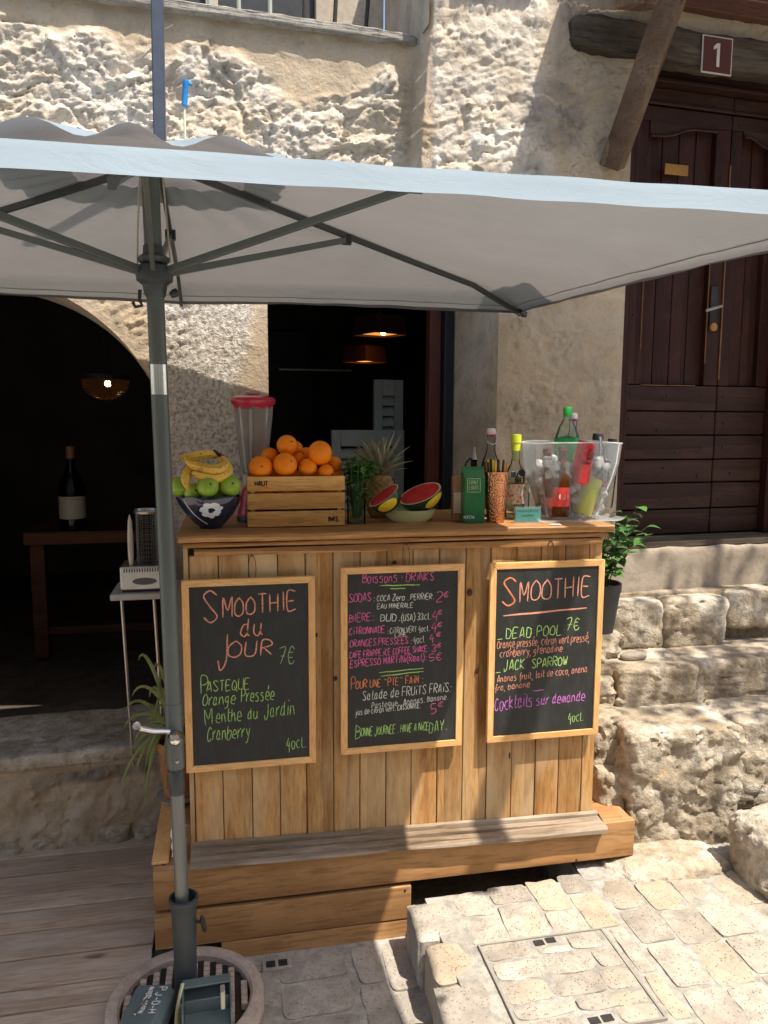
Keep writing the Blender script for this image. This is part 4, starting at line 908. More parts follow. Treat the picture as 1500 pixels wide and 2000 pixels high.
# canopy
HL, HD = 1.30, .88
def zedge(x, y):   # slight tilt, front lower
    return 2.083 + (y+HD)/(2*HD)*.080 + x*.003
PEAK = Vector((PX-.012, PYY, 2.385))
def canopy_pt(ex, ey, t):
    """ex,ey on the rim rectangle (local), t 0 at the peak, 1 at the rim"""
    ze = zedge(ex, ey)
    # distance along the rim from the nearest rib, 0..1
    if abs(abs(ey)-HD) < 1e-6: s = abs(abs(ex)-HL/2)/(HL/2); s = 1-s
    else: s = 1-abs(ey)/HD; s = math.sqrt(max(0, s))*.9
    belly = math.sin(min(1, s)*math.pi/2)
    sagz = -.012*belly*math.sin(math.pi*min(1, t))*1.0 + .006*belly*t*t
    k = 1-.018*belly*t*t
    x = PX+ex*t*k; y = PYY+ey*t*k
    z = PEAK.z + (ze+.043-PEAK.z)*(t**.93) - .043*float(sst(.915, 1.0, t)) + sagz
    z += .0035*math.sin(math.atan2(ey, ex)*23+math.sin(t*6)*1.4)*math.exp(-((t-.28)/.22)**2) + .0010*math.sin(ex*31*t+ey*17)*t*belly + .0006*math.sin(ex*13+ey*41*t)
    return Vector((x, y, z))
def rim(a, b, n): return [(a[0]+(b[0]-a[0])*i/(n-1), a[1]+(b[1]-a[1])*i/(n-1)) for i in range(n)]
T0 = .16
for (a, b, n) in (((-HL, -HD), (HL, -HD), 90), ((HL, -HD), (HL, HD), 60), ((HL, HD), (-HL, HD), 90), ((-HL, HD), (-HL, -HD), 60)):
    rm_ = rim(a, b, n); P = []; nt = 34
    for j in range(nt):
        t = T0+(1-T0)*j/(nt-1)
        for (ex, ey) in rm_: P.append(canopy_pt(ex, ey, t))
    mb = MB().grid(P, n, nt); obj('canopy_panel', mb, M['cloth'], par, smooth=180)
    hem = []
    for (ex, ey) in rm_: hem.append(canopy_pt(ex, ey, 1.0))
    for (ex, ey) in rm_:
        q = canopy_pt(ex, ey, .985); hem.append(Vector((q.x, q.y, q.z-.013-.006*abs(math.sin(ex*3.1+ey*2)))))
    if n == 60 or rm_[0][1] > 0: obj('hem', MB().grid(hem, n, 2), M['clothflap'], par, smooth=180)
seamm = plain('dark seam thread', (.13, .13, .13), .8)
for (a, b, n) in (((-HL, HD), (HL, HD), 60), ((HL, -HD), (HL, HD), 40), ((-HL, -HD), (-HL, HD), 40)):
    P = []
    for (ex, ey) in rim(a, b, n):
        for t in (.9700, .9722): q = canopy_pt(ex, ey, t); P.append((q.x, q.y, q.z-.0022))
    obj('hem_seam', MB().grid(P, 2, n), seamm, par, smooth=180)
# vent cap with wavy lifted rim
P = []; nn = 96; nt = 12
for j in range(nt):
    t = j/(nt-1)
    for i in range(nn+1):
        a = 2*math.pi*i/nn; k = 1/max(abs(math.cos(a)), abs(math.sin(a)))**.75
        ex, ey = .335*k*math.cos(a)*t, .235*k*math.sin(a)*t
        lift = (.022*(math.sin(a*11+.6)) + .008*math.sin(a*3+1))*t**2
        P.append((PX-.02+ex, PYY+ey, 2.412-.058*t**1.15+lift*.85))
obj('vent_cap', MB().grid(P, nn+1, nt), M['cloth'], par, smooth=180)
# ribs and struts
def ribpt(ex, ey, t, dz=-.014): q = canopy_pt(ex, ey, t); return Vector((q.x, q.y, q.z+dz))
ribs = [(-HL, -HD), (HL, -HD), (HL, HD), (-HL, HD), (0, -HD), (0, HD)]
hz = 2.108
for (ex, ey) in ribs:
    pts = [ribpt(ex, ey, t) for t in (.035, .2, .4, .6, .8, .992)]
    mb = MB()
    for i in range(len(pts)-1): mb.bar(pts[i], pts[i+1], .011, .016)
    obj('rib', mb, M['poledark'], par, smooth=0)
    tt = (.40 if ey > 0 else .43) if ex else .42
    e = ribpt(ex, ey, tt, -.026); d = Vector((ex, ey, 0)).normalized(); x, y = Pz(hz); s = Vector((x, y, hz)) + d*.036
    obj('strut', MB().bar(s, e, .0115, .018), M['pole'], par, bevel=.002)
    obj('joint', MB().bar(e+Vector((0, 0, -.014)), e+Vector((0, 0, .016)), .017, .03), M['blackpl'], par, bevel=.002)
tp = ribpt(HL, HD, .992)
for (ex, ey) in ribs[:4]:
    tp = ribpt(ex, ey, .985, -.004); obj('rib_end_cap', MB().bar(tp, ribpt(ex, ey, 1.012, -.010), .024, .022), M['blackpl'], par, bevel=.004)
# cords, cleat and knob at the hub
x, y = Pz(2.1)
obj('cord', MB().tube([(x-.040, y-.01, 2.10), (x-.036, y-.008, 2.2), (x-.024, y, 2.38)], .0022, 6), M['reveal'], par)
obj('cord', MB().tube([(x+.040, y-.012, 2.13), (x+.036, y-.01, 2.2), (x+.024, y, 2.38)], .0022, 6), M['reveal'], par)
obj('hanging_hook', MB().tube([(x-.034, y-.02, 2.06), (x-.036, y-.02, 2.035), (x-.030, y-.02, 2.022), (x-.046, y-.02, 2.018), (x-.052, y-.02, 2.03)], .0045, 8), M['blackpl'], par)
obj('hub_knob', MB().lathe([(.0001, .012), (.009, .010), (.011, 0), (.007, -.012)], 12, M=Matrix.Translation((x+.048, y-.015, 2.055)) @ Matrix.Rotation(R(60), 4, 'Y')), M['blackpl'], par)
# post continuing above the canopy
obj('upper_mast', MB().bar((PX+.0, PYY+.06, 2.40), (PX+.012, PYY+.06, 3.6), .030, .030, up=(0, 1, 0)), plain('blue grey steel', (.085, .10, .135), .4, .4), par, bevel=.003)

# parasol foot
x, y = Pz(.1)
ft = thing('pole_base', 'dark steel tube foot holding the parasol pole on the slatted round base', 'parasol stand', (x, y, .13))
obj('socket_tube', MB().lathe([(.030, .125), (.0315, .26), (.034, .385), (.036, .41), (.0405, .425), (.0405, .432), (.034, .434), (.0335, .40), (.029, .30)], 32, c=(x, y, 0), caps=False), M['poledark'], ft)
obj('clamp_screw', MB().tube([(x+.03, y-.005, .36), (x+.05, y-.01, .355)], .004, 8), M['iron'], ft)
obj('clamp_knob', MB().lathe([(.010, -.006), (.014, 0), (.010, .006)], 12, M=Matrix.Translation((x+.052, y-.01, .352)) @ Matrix.Rotation(R(80), 4, 'Y') @ Matrix.Diagonal((2, .8, 1, 1))), M['iron'], ft)
obj('lower_lug', MB().box(x+.028, x+.055, y-.03, y+.0, .15, .185), M['poledark'], ft, bevel=.005)
# round slatted base (old round grate)
g = thing('round_grate', 'round weathered ring grate with dark gaps under the parasol foot', 'grate', (-.143, 1.975, .1))
gc = (-.143, 2.03)
ringm = stone('weathered pinkish resin', [(.34, .26, .205), (.46, .36, .29), (.55, .45, .37)], 2, bump=.0015)
obj('ring', MB().lathe([(.178, .106), (.176, .138), (.183, .146), (.200, .147), (.213, .142), (.216, .130), (.216, .105)], 72, c=(*gc, 0), caps=False), ringm, g)
obj('dark_tray', MB().lathe([(.0001, .112), (.179, .112)], 48, c=(*gc, 0), caps=False), M['blackpl'], g, smooth=0)
cols = [-.160+.0355*i for i in range(10)]
for i, cx in enumerate(cols):
    yy = -.17; hw = .0088
    while yy < .17:
        if math.hypot(cx, yy+.009) < .170 and math.hypot(cx, yy-.009) < .170:
            obj('slat_block', MB().box(gc[0]+cx-hw, gc[0]+cx+hw, gc[1]+yy-.0085, gc[1]+yy+.0085, .114, .134+.001*math.sin(i+yy*50)), ringm, g, bevel=.0015, seg=1)
        yy += .0195
for i, cx in enumerate(cols[:-1]):
    L = math.sqrt(max(0, .175**2-(cx+.018)**2))
    obj('dark_strip', MB().box(gc[0]+cx+.0092, gc[0]+cx+.0263, gc[1]-L, gc[1]+L, .113, .122), M['iron'], g, smooth=0)
# ballast casings
gg = plain('grey green paint', (.12, .155, .15), .45, .1, var=.12, bumpy=.0004)
tb = thing('ballast_block', 'grey green metal weight with white stencilled letters left of the pole foot', 'weight', (-.235, 1.93, .15), 'weights on the parasol foot')
Mx = Matrix.Translation((-.235, 1.955, .15)) @ Matrix.Rotation(R(-14), 4, 'Z') @ Matrix.Scale(1.12, 4)
mb = MB(); prof = [(-.052, 0), (-.055, .028), (-.046, .045), (.030, .050), (.046, .035), (.050, 0)]
vs = [Mx @ Vector((a, s, b)) for s in (-.075, .06) for a, b in prof]; n = len(prof)
mb.add(vs, [tuple(range(n)), tuple(range(n, 2*n))[::-1]]+[(i, (i+1) % n, n+(i+1) % n, n+i) for i in range(n)])
obj('casing', mb, gg, tb, bevel=.004)
mb = MB().box(-.066, .058, -.085, -.076, -.02, .012, Mx); obj('front_lip', mb, gg, tb, bevel=.003)
mb = MB()
for tx, s0, ln, hh, sd in (('P.J-D-H', (.028, .045), .085, .017, 2), ('INTERLAGGEN', (.004, .047), .085, .011, 5)):
    st, L = strokes(tx, random.Random(sd), 0, .05)
    for s in st:
        pts = [Vector((s0[0]-.016+p.y*hh, s0[1]-p.x*ln/L)) for p in s]
        ribbon(mb, pts, .0028, lambda q: Mx @ Vector((q.x, q.y, .0478+(q.x+.046)*.066+.0012)))
obj('stencil_letters', mb, plain('white stencil paint', (.7, .7, .66), .6), tb, smooth=0)
tb2 = thing('ballast_block', 'open grey green metal box with a yellow green bracket right of the pole foot', 'weight', (-.06, 1.93, .15), 'weights on the parasol foot')
Mx = Matrix.Translation((-.078, 1.955, .14)) @ Matrix.Rotation(R(2), 4, 'Z')
for q in ((-.07, .06, .045, .05, 0, .075), (-.07, -.065, -.07, .05, 0, .07), (.055, .06, -.07, .05, 0, .07), (-.065, .055, -.07, .045, 0, .02), (-.065, .055, -.005, .0, .02, .055)):
    obj('panel', MB().box(*q, Mx), gg, tb2, bevel=.0015)
obj('top_flap', MB().box(-.07, .06, .02, .052, .072, .078, Mx), gg, tb2, bevel=.002)
yg = plain('yellow zinc', (.38, .36, .18), .4, .6)
obj('bracket', MB().tube([Mx @ Vector(p) for p in ((-.085, -.09, .04), (-.083, -.03, .05), (-.075, .01, .07), (-.068, .03, .085))], .005, 8, flat=.5), yg, tb2)
obj('latch', MB().box(.03, .042, -.06, -.03, .06, .11, Mx), plain('pale zinc', (.5, .5, .42), .4, .6), tb2, bevel=.002)
obj('coupling', MB().lathe([(.0001, .03), (.016, .028), (.02, .018), (.02, 0)], 18, c=(-.155, 1.90, .135)), yg, tb2)
obj('rod', MB().tube([(-.20, 2.06, .16), (-.235, 1.98, .205), (-.262, 1.9, .22)], .0025, 6), M['steel'], tb)
# ============================================================ ON THE COUNTER
ZC = 1.4015
def sphere(c, r, n=20, sq=1.0, M_=None, dimple=0, dz=0):
    prof = []
    for i in range(n+1):
        a = math.pi*i/n-math.pi/2; rr_ = math.cos(a)*r; z = math.sin(a)*r*sq
        if dimple: z -= dimple*math.exp(-((rr_)/(.22*r))**2)*(1 if a > 0 else -1)
        prof.append((max(rr_, 1e-5), z))
    Mx = Matrix.Translation(c) @ (M_ or Matrix())
    return MB().lathe(prof, n*2-8 if n > 12 else 14, M=Mx, caps=False)
def rot(x=0, y=0, z=0): return Matrix.Rotation(R(z), 4, 'Z') @ Matrix.Rotation(R(y), 4, 'Y') @ Matrix.Rotation(R(x), 4, 'X')

# bowl, limes, bananas
cb = (-.058, 2.475)
glaze = NT('dark blue glaze'); glaze.set(Roughness=.08, Coat_Weight=.6)
co = glaze.co((1, 1, 1)); glaze.col(glaze.ramp(glaze.noise(co, 14, 3), [(.35, (.006, .009, .022)), (.7, (.02, .03, .07))])); glaze = glaze.m
bw = thing('fruit_bowl', 'dark blue glazed bowl with a white painted flower at the left end of the counter', 'bowl', (*cb, ZC))
def hexr(a, z): 
    k = .06*sst(1.42, 1.49, z); return 1/(1-k+k*abs(math.cos(3*(a+.25)))*1.0)
mb = MB(); P = []; prof = [(.0001, 0), (.034, 0), (.036, .006), (.050, .016), (.074, .045), (.092, .078), (.099, .100), (.0985, .103), (.095, .101), (.086, .075), (.06, .04), (.0001, .02)]
nn = 48
for r_, z_ in prof:
    for j in range(nn+1): a = 2*math.pi*j/nn; q = r_*hexr(a, ZC+z_)*1.0; P.append((cb[0]+q*math.cos(a), cb[1]+q*math.sin(a), ZC+z_+.003*math.cos(6*a)*(z_ > .09)))
obj('bowl_body', mb.grid(P, nn+1, len(prof)), glaze, bw, smooth=50)
wg = plain('white glaze paint', (.68, .72, .78), .2, var=.15)
mb = MB()
def on_bowl(a, z):
    r_ = np.interp(z, [.006, .016, .045, .078, .100], [.036, .050, .074, .092, .099]); q = r_*hexr(a, ZC+z)+.0012; return (cb[0]+q*math.cos(a), cb[1]+q*math.sin(a), ZC+z)
for k in range(7):
    t = 2*math.pi*k/7+.3; cx_, cz_ = -1.50+.26*math.cos(t), .064+.017*math.sin(t); vs = [on_bowl(cx_, cz_)]
    for i in range(12): s = 2*math.pi*i/12; vs.append(on_bowl(cx_+.15*math.cos(s)*(1+.2*math.sin(3*s+k)), cz_+.0095*math.sin(s)))
    mb.add(vs, [(0, 1+i, 1+(i+1) % 12) for i in range(12)])
obj('painted_flower', mb, wg, bw, smooth=60)
mb = MB().tube([on_bowl(-2.45, .095), on_bowl(-2.35, .075), on_bowl(-2.2, .05), on_bowl(-1.95, .03), on_bowl(-1.7, .018)], .0016, 5); obj('painted_line', mb, wg, bw)
lime = NT('lime skin'); n = lime.noise(lime.co(), 9, 4); lime.col(lime.mix(lime.rnd(), lime.ramp(n, [(.3, (.14, .30, .015)), (.7, (.30, .46, .03))]), (.33, .45, .05))); lime.set(Roughness=.3); lime.bump(lime.noise(lime.co(), 160, 2), .25, .0008); lime = lime.m
LI = [((406, 950), 2.405, .0335, 'lime in the middle front of the dark blue bowl'), ((449, 949), 2.43, .034, 'lime at the right rim of the dark blue bowl'), ((352, 950), 2.45, .032, 'lime at the left of the bowl, half behind the parasol pole'),
      ((378, 962), 2.44, .030, 'lime low in the bowl under the hanging banana'), ((432, 966), 2.47, .030, 'lime low in the bowl between the two bright front limes')]
for (p, Y, r_, lb) in LI:
    c = PY(*p, Y); t = thing('lime', 'green '+lb, 'lime', c, 'limes in the blue bowl')
    obj('fruit', sphere(c, r_, 16, .95, rot(70, 20, 10), dimple=.002), lime, t, smooth=180); obj('stem_scar', MB().lathe([(.0001, .002), (.003, .001), (.004, 0)], 8, M=Matrix.Translation(c) @ rot(70, 20, 10) @ Matrix.Translation((0, 0, r_*.90)), caps=False), M['greend'], t)
bn = NT('ripe banana skin'); co = bn.co((1, 1, 1)); c_ = bn.ramp(bn.noise(co, 16, 4), [(.3, (.62, .33, .035)), (.65, (.78, .50, .07))])
c_ = bn.mix(bn.ramp(bn.noise(co, 110, 3, .6), [(.60, 0), (.68, .85)]), c_, (.10, .045, .015)); c_ = bn.mix(bn.ramp(bn.noise(co, 34, 4, .6), [(.62, 0), (.70, .8)]), c_, (.16, .07, .02)); bn.col(c_); bn.set(Roughness=.45); bn = bn.m
bt = thing('banana_bunch', 'bunch of spotted ripe bananas lying across the limes in the blue bowl', 'bananas', PY(405, 915, 2.45))
def banana(pts, Y, r_): 
    P = cat_rom3([PY(px, py, Y+dy) for (px, py, dy) in pts]); k = len(P)
    rad = [r_*(.30+.70*math.sin(math.pi*min(1, .06+i/(k-1)*.92))**.42) if i < k-3 else r_*(.62-.17*(i-(k-3))) for i in range(k)]
    rad[0] = r_*.28; return MB().tube(P, rad, 6)
def cat_rom3(p, k=5):
    o = []; q = [p[0]*2-p[1]] + list(p) + [p[-1]*2-p[-2]]
    for i in range(1, len(q)-2):
        for t in range(k):
            s = t/k; a, b, c, d = q[i-1], q[i], q[i+1], q[i+2]; o.append(.5*((2*b)+(c-a)*s+(2*a-5*b+4*c-d)*s*s+(3*b-a-3*c+d)*s**3))
    o.append(p[-1]); return o
for pts, Y, r_ in (([(425, 890, .02), (400, 888, .0), (372, 893, -.01), (349, 893, -.02)], 2.46, .0155), ([(432, 893, .03), (440, 908, -.01), (420, 917, -.03), (385, 912, -.03), (362, 900, -.03)], 2.44, .0170),
                   ([(428, 896, .03), (447, 918, .0), (425, 933, -.02), (395, 930, -.03), (375, 922, -.03)], 2.43, .0165), ([(395, 905, .02), (372, 915, 0), (362, 935, -.03), (366, 956, -.05)], 2.43, .0150), ([(425, 892, .05), (400, 886, .06), (380, 896, .05), (366, 910, .04)], 2.47, .015)):
    obj('banana', banana(pts, Y, r_), bn, bt, smooth=50)
c = PY(425, 886, 2.47); obj('stalk', MB().tube([c+Vector((-.012, 0, .012)), c, c+Vector((.012, 0, -.008)), c+Vector((.022, -.01, -.012))], [.004, .006, .007, .006], 6), M['iron'], bt)

# blender
bl = thing('blender', 'tall clear plastic blender with a raspberry red lid and base', 'blender', (.085, 2.63, ZC)); bc = (.087, 2.63)
redp = plain('raspberry plastic', (.42, .018, .05), .3, var=.1, coat=.2)
obj('base', MB().lathe([(.052, 0), (.058, .01), (.058, .03), (.05, .055), (.044, .10), (.036, .115), (.03, .118)], 28, c=(*bc, ZC)), redp, bl); obj('base_foot', MB().lathe([(.06, 0), (.061, .012), (.056, .022)], 28, c=(*bc, ZC-.001)), M['blackpl'], bl)
obj('blade_collar', MB().lathe([(.034, .118), (.036, .122), (.036, .152), (.032, .156)], 28, c=(*bc, ZC)), plain('pale grey plastic', (.5, .5, .48), .35), bl)
mb = MB(); nn = 40; P = []
for r_, z_ in [(.034, .156), (.040, .165), (.046, .21), (.053, .28), (.060, .345), (.063, .385), (.060, .385), (.057, .345), (.050, .28), (.043, .21), (.036, .168)]:
    for j in range(nn+1): a = 2*math.pi*j/nn; q = r_*(1+.045*math.cos(8*a)); P.append((bc[0]+q*math.cos(a), bc[1]+q*math.sin(a), ZC+z_))
obj('jar', mb.grid(P, nn+1, 11), clear('smoky clear plastic', (.84, .83, .81), .25, .08, .22, (.70, .66, .62)), bl, smooth=60)
obj('lid', MB().lathe([(.060, .375), (.064, .385), (.072, .392), (.075, .402), (.070, .412), (.05, .418), (.022, .420), (.02, .426), (.0001, .427)], 32, c=(*bc, ZC), caps=False), redp, bl)
obj('lid_handle', MB().tube([(bc[0]+.028*math.cos(a), bc[1], ZC+.424+.010*math.sin(a)) for a in np.linspace(0, math.pi, 9)], .004, 6), plain('clear rim', (.6, .5, .5), .2), bl)
obj('handle', MB().tube([(bc[0]-.01, bc[1]-.058, ZC+.37), (bc[0]-.012, bc[1]-.078, ZC+.35), (bc[0]-.010, bc[1]-.072, ZC+.26), (bc[0]-.008, bc[1]-.05, ZC+.21)], .0055, 8, flat=1.6), plain('grey handle', (.28, .26, .25), .4), bl)

# crate with oranges
cr = thing('fruit_crate', 'small slatted wooden crate heaped with oranges, stencilled Haut and Bas', 'crate', (.213, 2.53, ZC)); x0, x1, ya, yb = .058, .368, 2.445, 2.625
for (a, b) in ((1.403, 1.452), (1.459, 1.510), (1.517, 1.563)):
    for yy in (ya, yb-.008): obj('slat', MB().box(x0, x1, yy, yy+.008, a, b), M['crate'], cr, bevel=.0012)
    for xx in (x0, x1-.008): obj('slat', MB().box(xx+.0005, xx+.0075, ya+.009, yb-.009, a, b), M['crate'], cr, bevel=.001)
for xx in (x0+.009, x1-.024):
    for yy in (ya+.009, yb-.024): obj('corner_post', MB().box(xx, xx+.015, yy, yy+.015, 1.403, 1.563), M['crate'], cr, bevel=.001)
obj('bottom', MB().box(x0+.009, x1-.009, ya+.009, yb-.009, 1.404, 1.409), M['crate'], cr)
ink = plain('black stencil ink', (.03, .02, .015), .7)
def stencil(parent, text, p0, p1, h, Y, mt, w=.0042, sd=3, name='stencil'): return write(parent, text, p0, p1, h, mt, Y, w=w, seed=sd, tilt=0, jit=.06, name=name)
stencil(cr, 'HAUT', (498, 949), (525, 949), 9, ya-.0008, ink); stencil(cr, 'BAS', (642, 1018), (662, 1018), 9, ya-.0008, ink)
om = NT('orange peel'); n = om.noise(om.co(), 5, 3); om.col(om.mix(om.rnd(), om.ramp(n, [(.3, (.88, .165, .0)), (.7, (.95, .235, .002))]), (.95, .26, .003))); om.set(Roughness=.4); om.b.inputs['Specular IOR Level'].default_value = .3
vo = om.n('TexVoronoi'); vo.inputs['Scale'].default_value = 330; om.l(om.co(), vo.inputs[0]); om.bump(vo.outputs['Distance'], .25, .0009); om = om.m
OR = [((561, 870), 2.535, .0345, 'topmost orange of the left heap'), ((625, 885), 2.50, .0405, 'largest orange, on top at the right of the heap'), ((557, 908), 2.485, .0395, 'orange in the middle front just above the crate edge'), ((509, 913), 2.485, .038, 'orange at the front left corner of the crate'),
      ((601, 914), 2.49, .031, 'small orange right of the middle front one'), ((527, 892), 2.56, .030, 'orange behind the front left one'), ((637, 922), 2.48, .026, 'smallest orange, low at the front right'), ((652, 908), 2.55, .028, 'orange at the right end of the crate'),
      ((584, 897), 2.545, .022, 'orange wedged in the gap below the topmost one'), ((598, 890), 2.58, .028, 'orange mostly hidden behind the largest one'), ((575, 878), 2.60, .030, 'orange peeping out right behind the topmost one')]
for (p, Y, r_, lb) in OR:
    c = PY(*p, Y); t = thing('orange', lb, 'orange', c, 'oranges in the wooden crate'); a_ = rot(hash(lb) % 7*0+60+len(lb)*5 % 50, 10*(len(lb) % 5)-20, 30*(len(lb) % 7)-60)
    obj('fruit', sphere(c, r_, 18, .97, a_, dimple=.0012), om, t, smooth=180)
    obj('navel', MB().lathe([(.0001, .0012), (.0028, .0008), (.0035, 0)], 10, M=Matrix.Translation(c) @ a_ @ Matrix.Translation((0, 0, r_*.955)), caps=False), M['greend'], t)
for i, (x_, y_) in enumerate(((.11, 2.5), (.185, 2.5), (.26, 2.5), (.33, 2.52), (.12, 2.58), (.2, 2.58), (.28, 2.58))):
    t = thing('orange', 'orange down inside the crate, seen only through the gaps between slats', 'orange', (x_, y_, 1.47), 'oranges down inside the crate'); obj('fruit', sphere((x_, y_, 1.485), .037, 14), om, t, smooth=180)
    if i < 4:
        t = thing('orange', 'orange down inside the crate, seen only through the gaps between slats', 'orange', (x_+.03, y_+.035, 1.54), 'oranges down inside the crate'); obj('fruit', sphere((x_+.02, y_+.04, 1.548), .034, 14), om, t, smooth=180)

# leaves
def leaf(mb, base, d, up, L, wd, curl=.25, n=5, fold=.12):
    d = Vector(d).normalized(); s = d.cross(Vector(up)); 
    if s.length < .01: s = d.cross(Vector((1, 0, 0)))
    s.normalize(); u_ = s.cross(d); vs = []
    for i in range(n):
        t = i/(n-1); w_ = wd*math.sin(math.pi*(t**.75))*.5+.0003; p = Vector(base) + d*L*t - u_*curl*L*t*t
        vs += [p-s*w_+u_*w_*fold*2, p, p+s*w_+u_*w_*fold*2]
    mb.add(vs, [q for i in range(n-1) for q in ((3*i, 3*i+1, 3*i+4, 3*i+3), (3*i+1, 3*i+2, 3*i+5, 3*i+4))]); return mb
glass = clear('clear glass', (.93, .96, .95), .18, .02)
mg = thing('mint_glass', 'bunch of fresh mint standing in a clear glass beside the orange crate', 'mint', (.415, 2.50, ZC)); q = (.415, 2.50)
obj('glass', MB().lathe([(.0001, .004), (.028, .004), (.030, 0), (.033, .145), (.0315, .145), (.0285, .006), (.0001, .006)], 24, c=(*q, ZC), caps=False), glass, mg)
obj('water', MB().lathe([(.0001, .0065), (.0278, .0065), (.0305, .10), (.0001, .10)], 20, c=(*q, ZC), caps=False), clear('water', (.75, .85, .72), .1), mg)
rs = random.Random(11); st = MB(); lm = [MB(), MB()]
for k in range(34):
    a = rs.uniform(0, 6.28); sp_ = rs.uniform(.2, 1); tip = Vector((q[0]+.010+.062*sp_*math.cos(a), q[1]+.045*sp_*math.sin(a), ZC+.150+.085*(1-sp_*.5)*rs.uniform(.5, 1))); b = Vector((q[0]+.012*math.cos(a), q[1]+.012*math.sin(a), ZC+.02)); md = b.lerp(tip, .6)+Vector((0, 0, .012))
    st.tube([b, md, tip], [.0018, .0016, .001], 5)
    for j in range(11):
        t = .35+.65*j/10; p = b.lerp(md, t/.6) if t < .6 else md.lerp(tip, (t-.6)/.4); aa = rs.uniform(0, 6.28)
        if t < .55 and rs.random() < .35: continue
        dd = Vector((math.cos(aa), math.sin(aa), rs.uniform(-.2, .7))); leaf(lm[rs.random() < .3], p, dd, (0, 0, 1), rs.uniform(.022, .040), rs.uniform(.014, .022), rs.uniform(.1, .5))
obj('stems', st, M['green'], mg); o = obj('leaves', lm[0], leafmat('mint leaf', (.11, .27, .05), (.20, .40, .09), .35), mg, smooth=60); o['kind'] = 'stuff'; o = obj('darker_leaves', lm[1], M['greend'], mg, smooth=60); o['kind'] = 'stuff'  # a random share of the leaves gets a darker green

# pineapple
pa = thing('pineapple', 'whole pineapple with a dry spiky crown standing behind the mint', 'pineapple', (.522, 2.64, ZC)); q = (.524, 2.64)
pm = NT('pineapple rind'); co = pm.co((1, 1, 1)); pm.col(pm.ramp(pm.noise(co, 22, 4), [(.3, (.20, .10, .03)), (.55, (.40, .22, .06)), (.75, (.50, .33, .10))])); pm.set(Roughness=.6); pm = pm.m
P = []; nn = 96; nt = 60
for j in range(nt):
    t = j/(nt-1); z = .15*t; r_ = .052*(math.sin(math.pi*(.12+.76*t))**.55)
    if j in (0, nt-1): r_ *= .35
    for i in range(nn+1):
        a = 2*math.pi*i/nn; s1 = math.sin(a*6+t*19); s2 = math.sin(a*6-t*19); k = max(0, s1*s2)
        P.append((q[0]+(r_+.0045*abs(s1*s2)**.5)*math.cos(a), q[1]+(r_+.0045*abs(s1*s2)**.5)*math.sin(a), ZC+z))
obj('rind', MB().grid(P, nn+1, nt), pm, pa, smooth=50)
cm = leafmat('dry crown leaf', (.16, .17, .10), (.34, .31, .20), .1); rs = random.Random(4)
for k in range(40):
    a = k*2.4; ring = k/40; el = .45+1.0*ring+rs.uniform(-.1, .1); L = .100+.045*math.sin(ring*3)+rs.uniform(-.012, .012)
    mb = leaf(MB(), (q[0]+.012*math.cos(a)*(1-ring), q[1]+.012*math.sin(a)*(1-ring), ZC+.145+.02*ring), (math.cos(a)*math.cos(el)-.12, math.sin(a)*math.cos(el), math.sin(el)), (0, 0, 1), L, .021*(1.15-.4*ring), rs.uniform(.0, .4)*(1-ring*.6), 7, .35)
    obj('crown_leaf', mb, cm, pa, smooth=60)

# watermelon pieces in an oval dish
ds = thing('oval_dish', 'pale yellow green oval dish holding a cut watermelon', 'dish', (.60, 2.52, ZC))
dm = plain('pale celadon glaze', (.66, .68, .36), .15, var=.06, coat=.4)
obj('dish_body', MB().lathe([(.0001, 0), (.062, 0), (.066, .003), (.082, .018), (.0905, .040), (.0885, .041), (.078, .018), (.06, .006), (.0001, .006)], 44, c=(.602, 2.52, ZC), caps=False, sy=.72), dm, ds)
rind = NT('watermelon rind'); co = rind.co((1, 1, 1), rnd=False); g_ = rind.ramp(rind.noise(co, 26, 5, .6, 1), [(.4, (.012, .03, .013)), (.6, (.028, .055, .022))])
sx_ = rind.n('SeparateXYZ'); rind.l(co, sx_.inputs[0])
rind.col(g_); rind.set(Roughness=.25); rind = rind.m
yel = plain('yellow ground spot', (.80, .56, .03), .3, var=.12, vs=20)
flesh = NT('watermelon flesh'); co = flesh.co((1, 1, 1)); flesh.col(flesh.ramp(flesh.noise(co, 26, 4), [(.3, (.50, .02, .025)), (.7, (.66, .05, .045))])); flesh.set(Roughness=.25); flesh.bump(flesh.noise(co, 150, 3), .4, .001); flesh = flesh.m
pithm = plain('pale green rind edge', (.62, .68, .42), .4, var=.08)
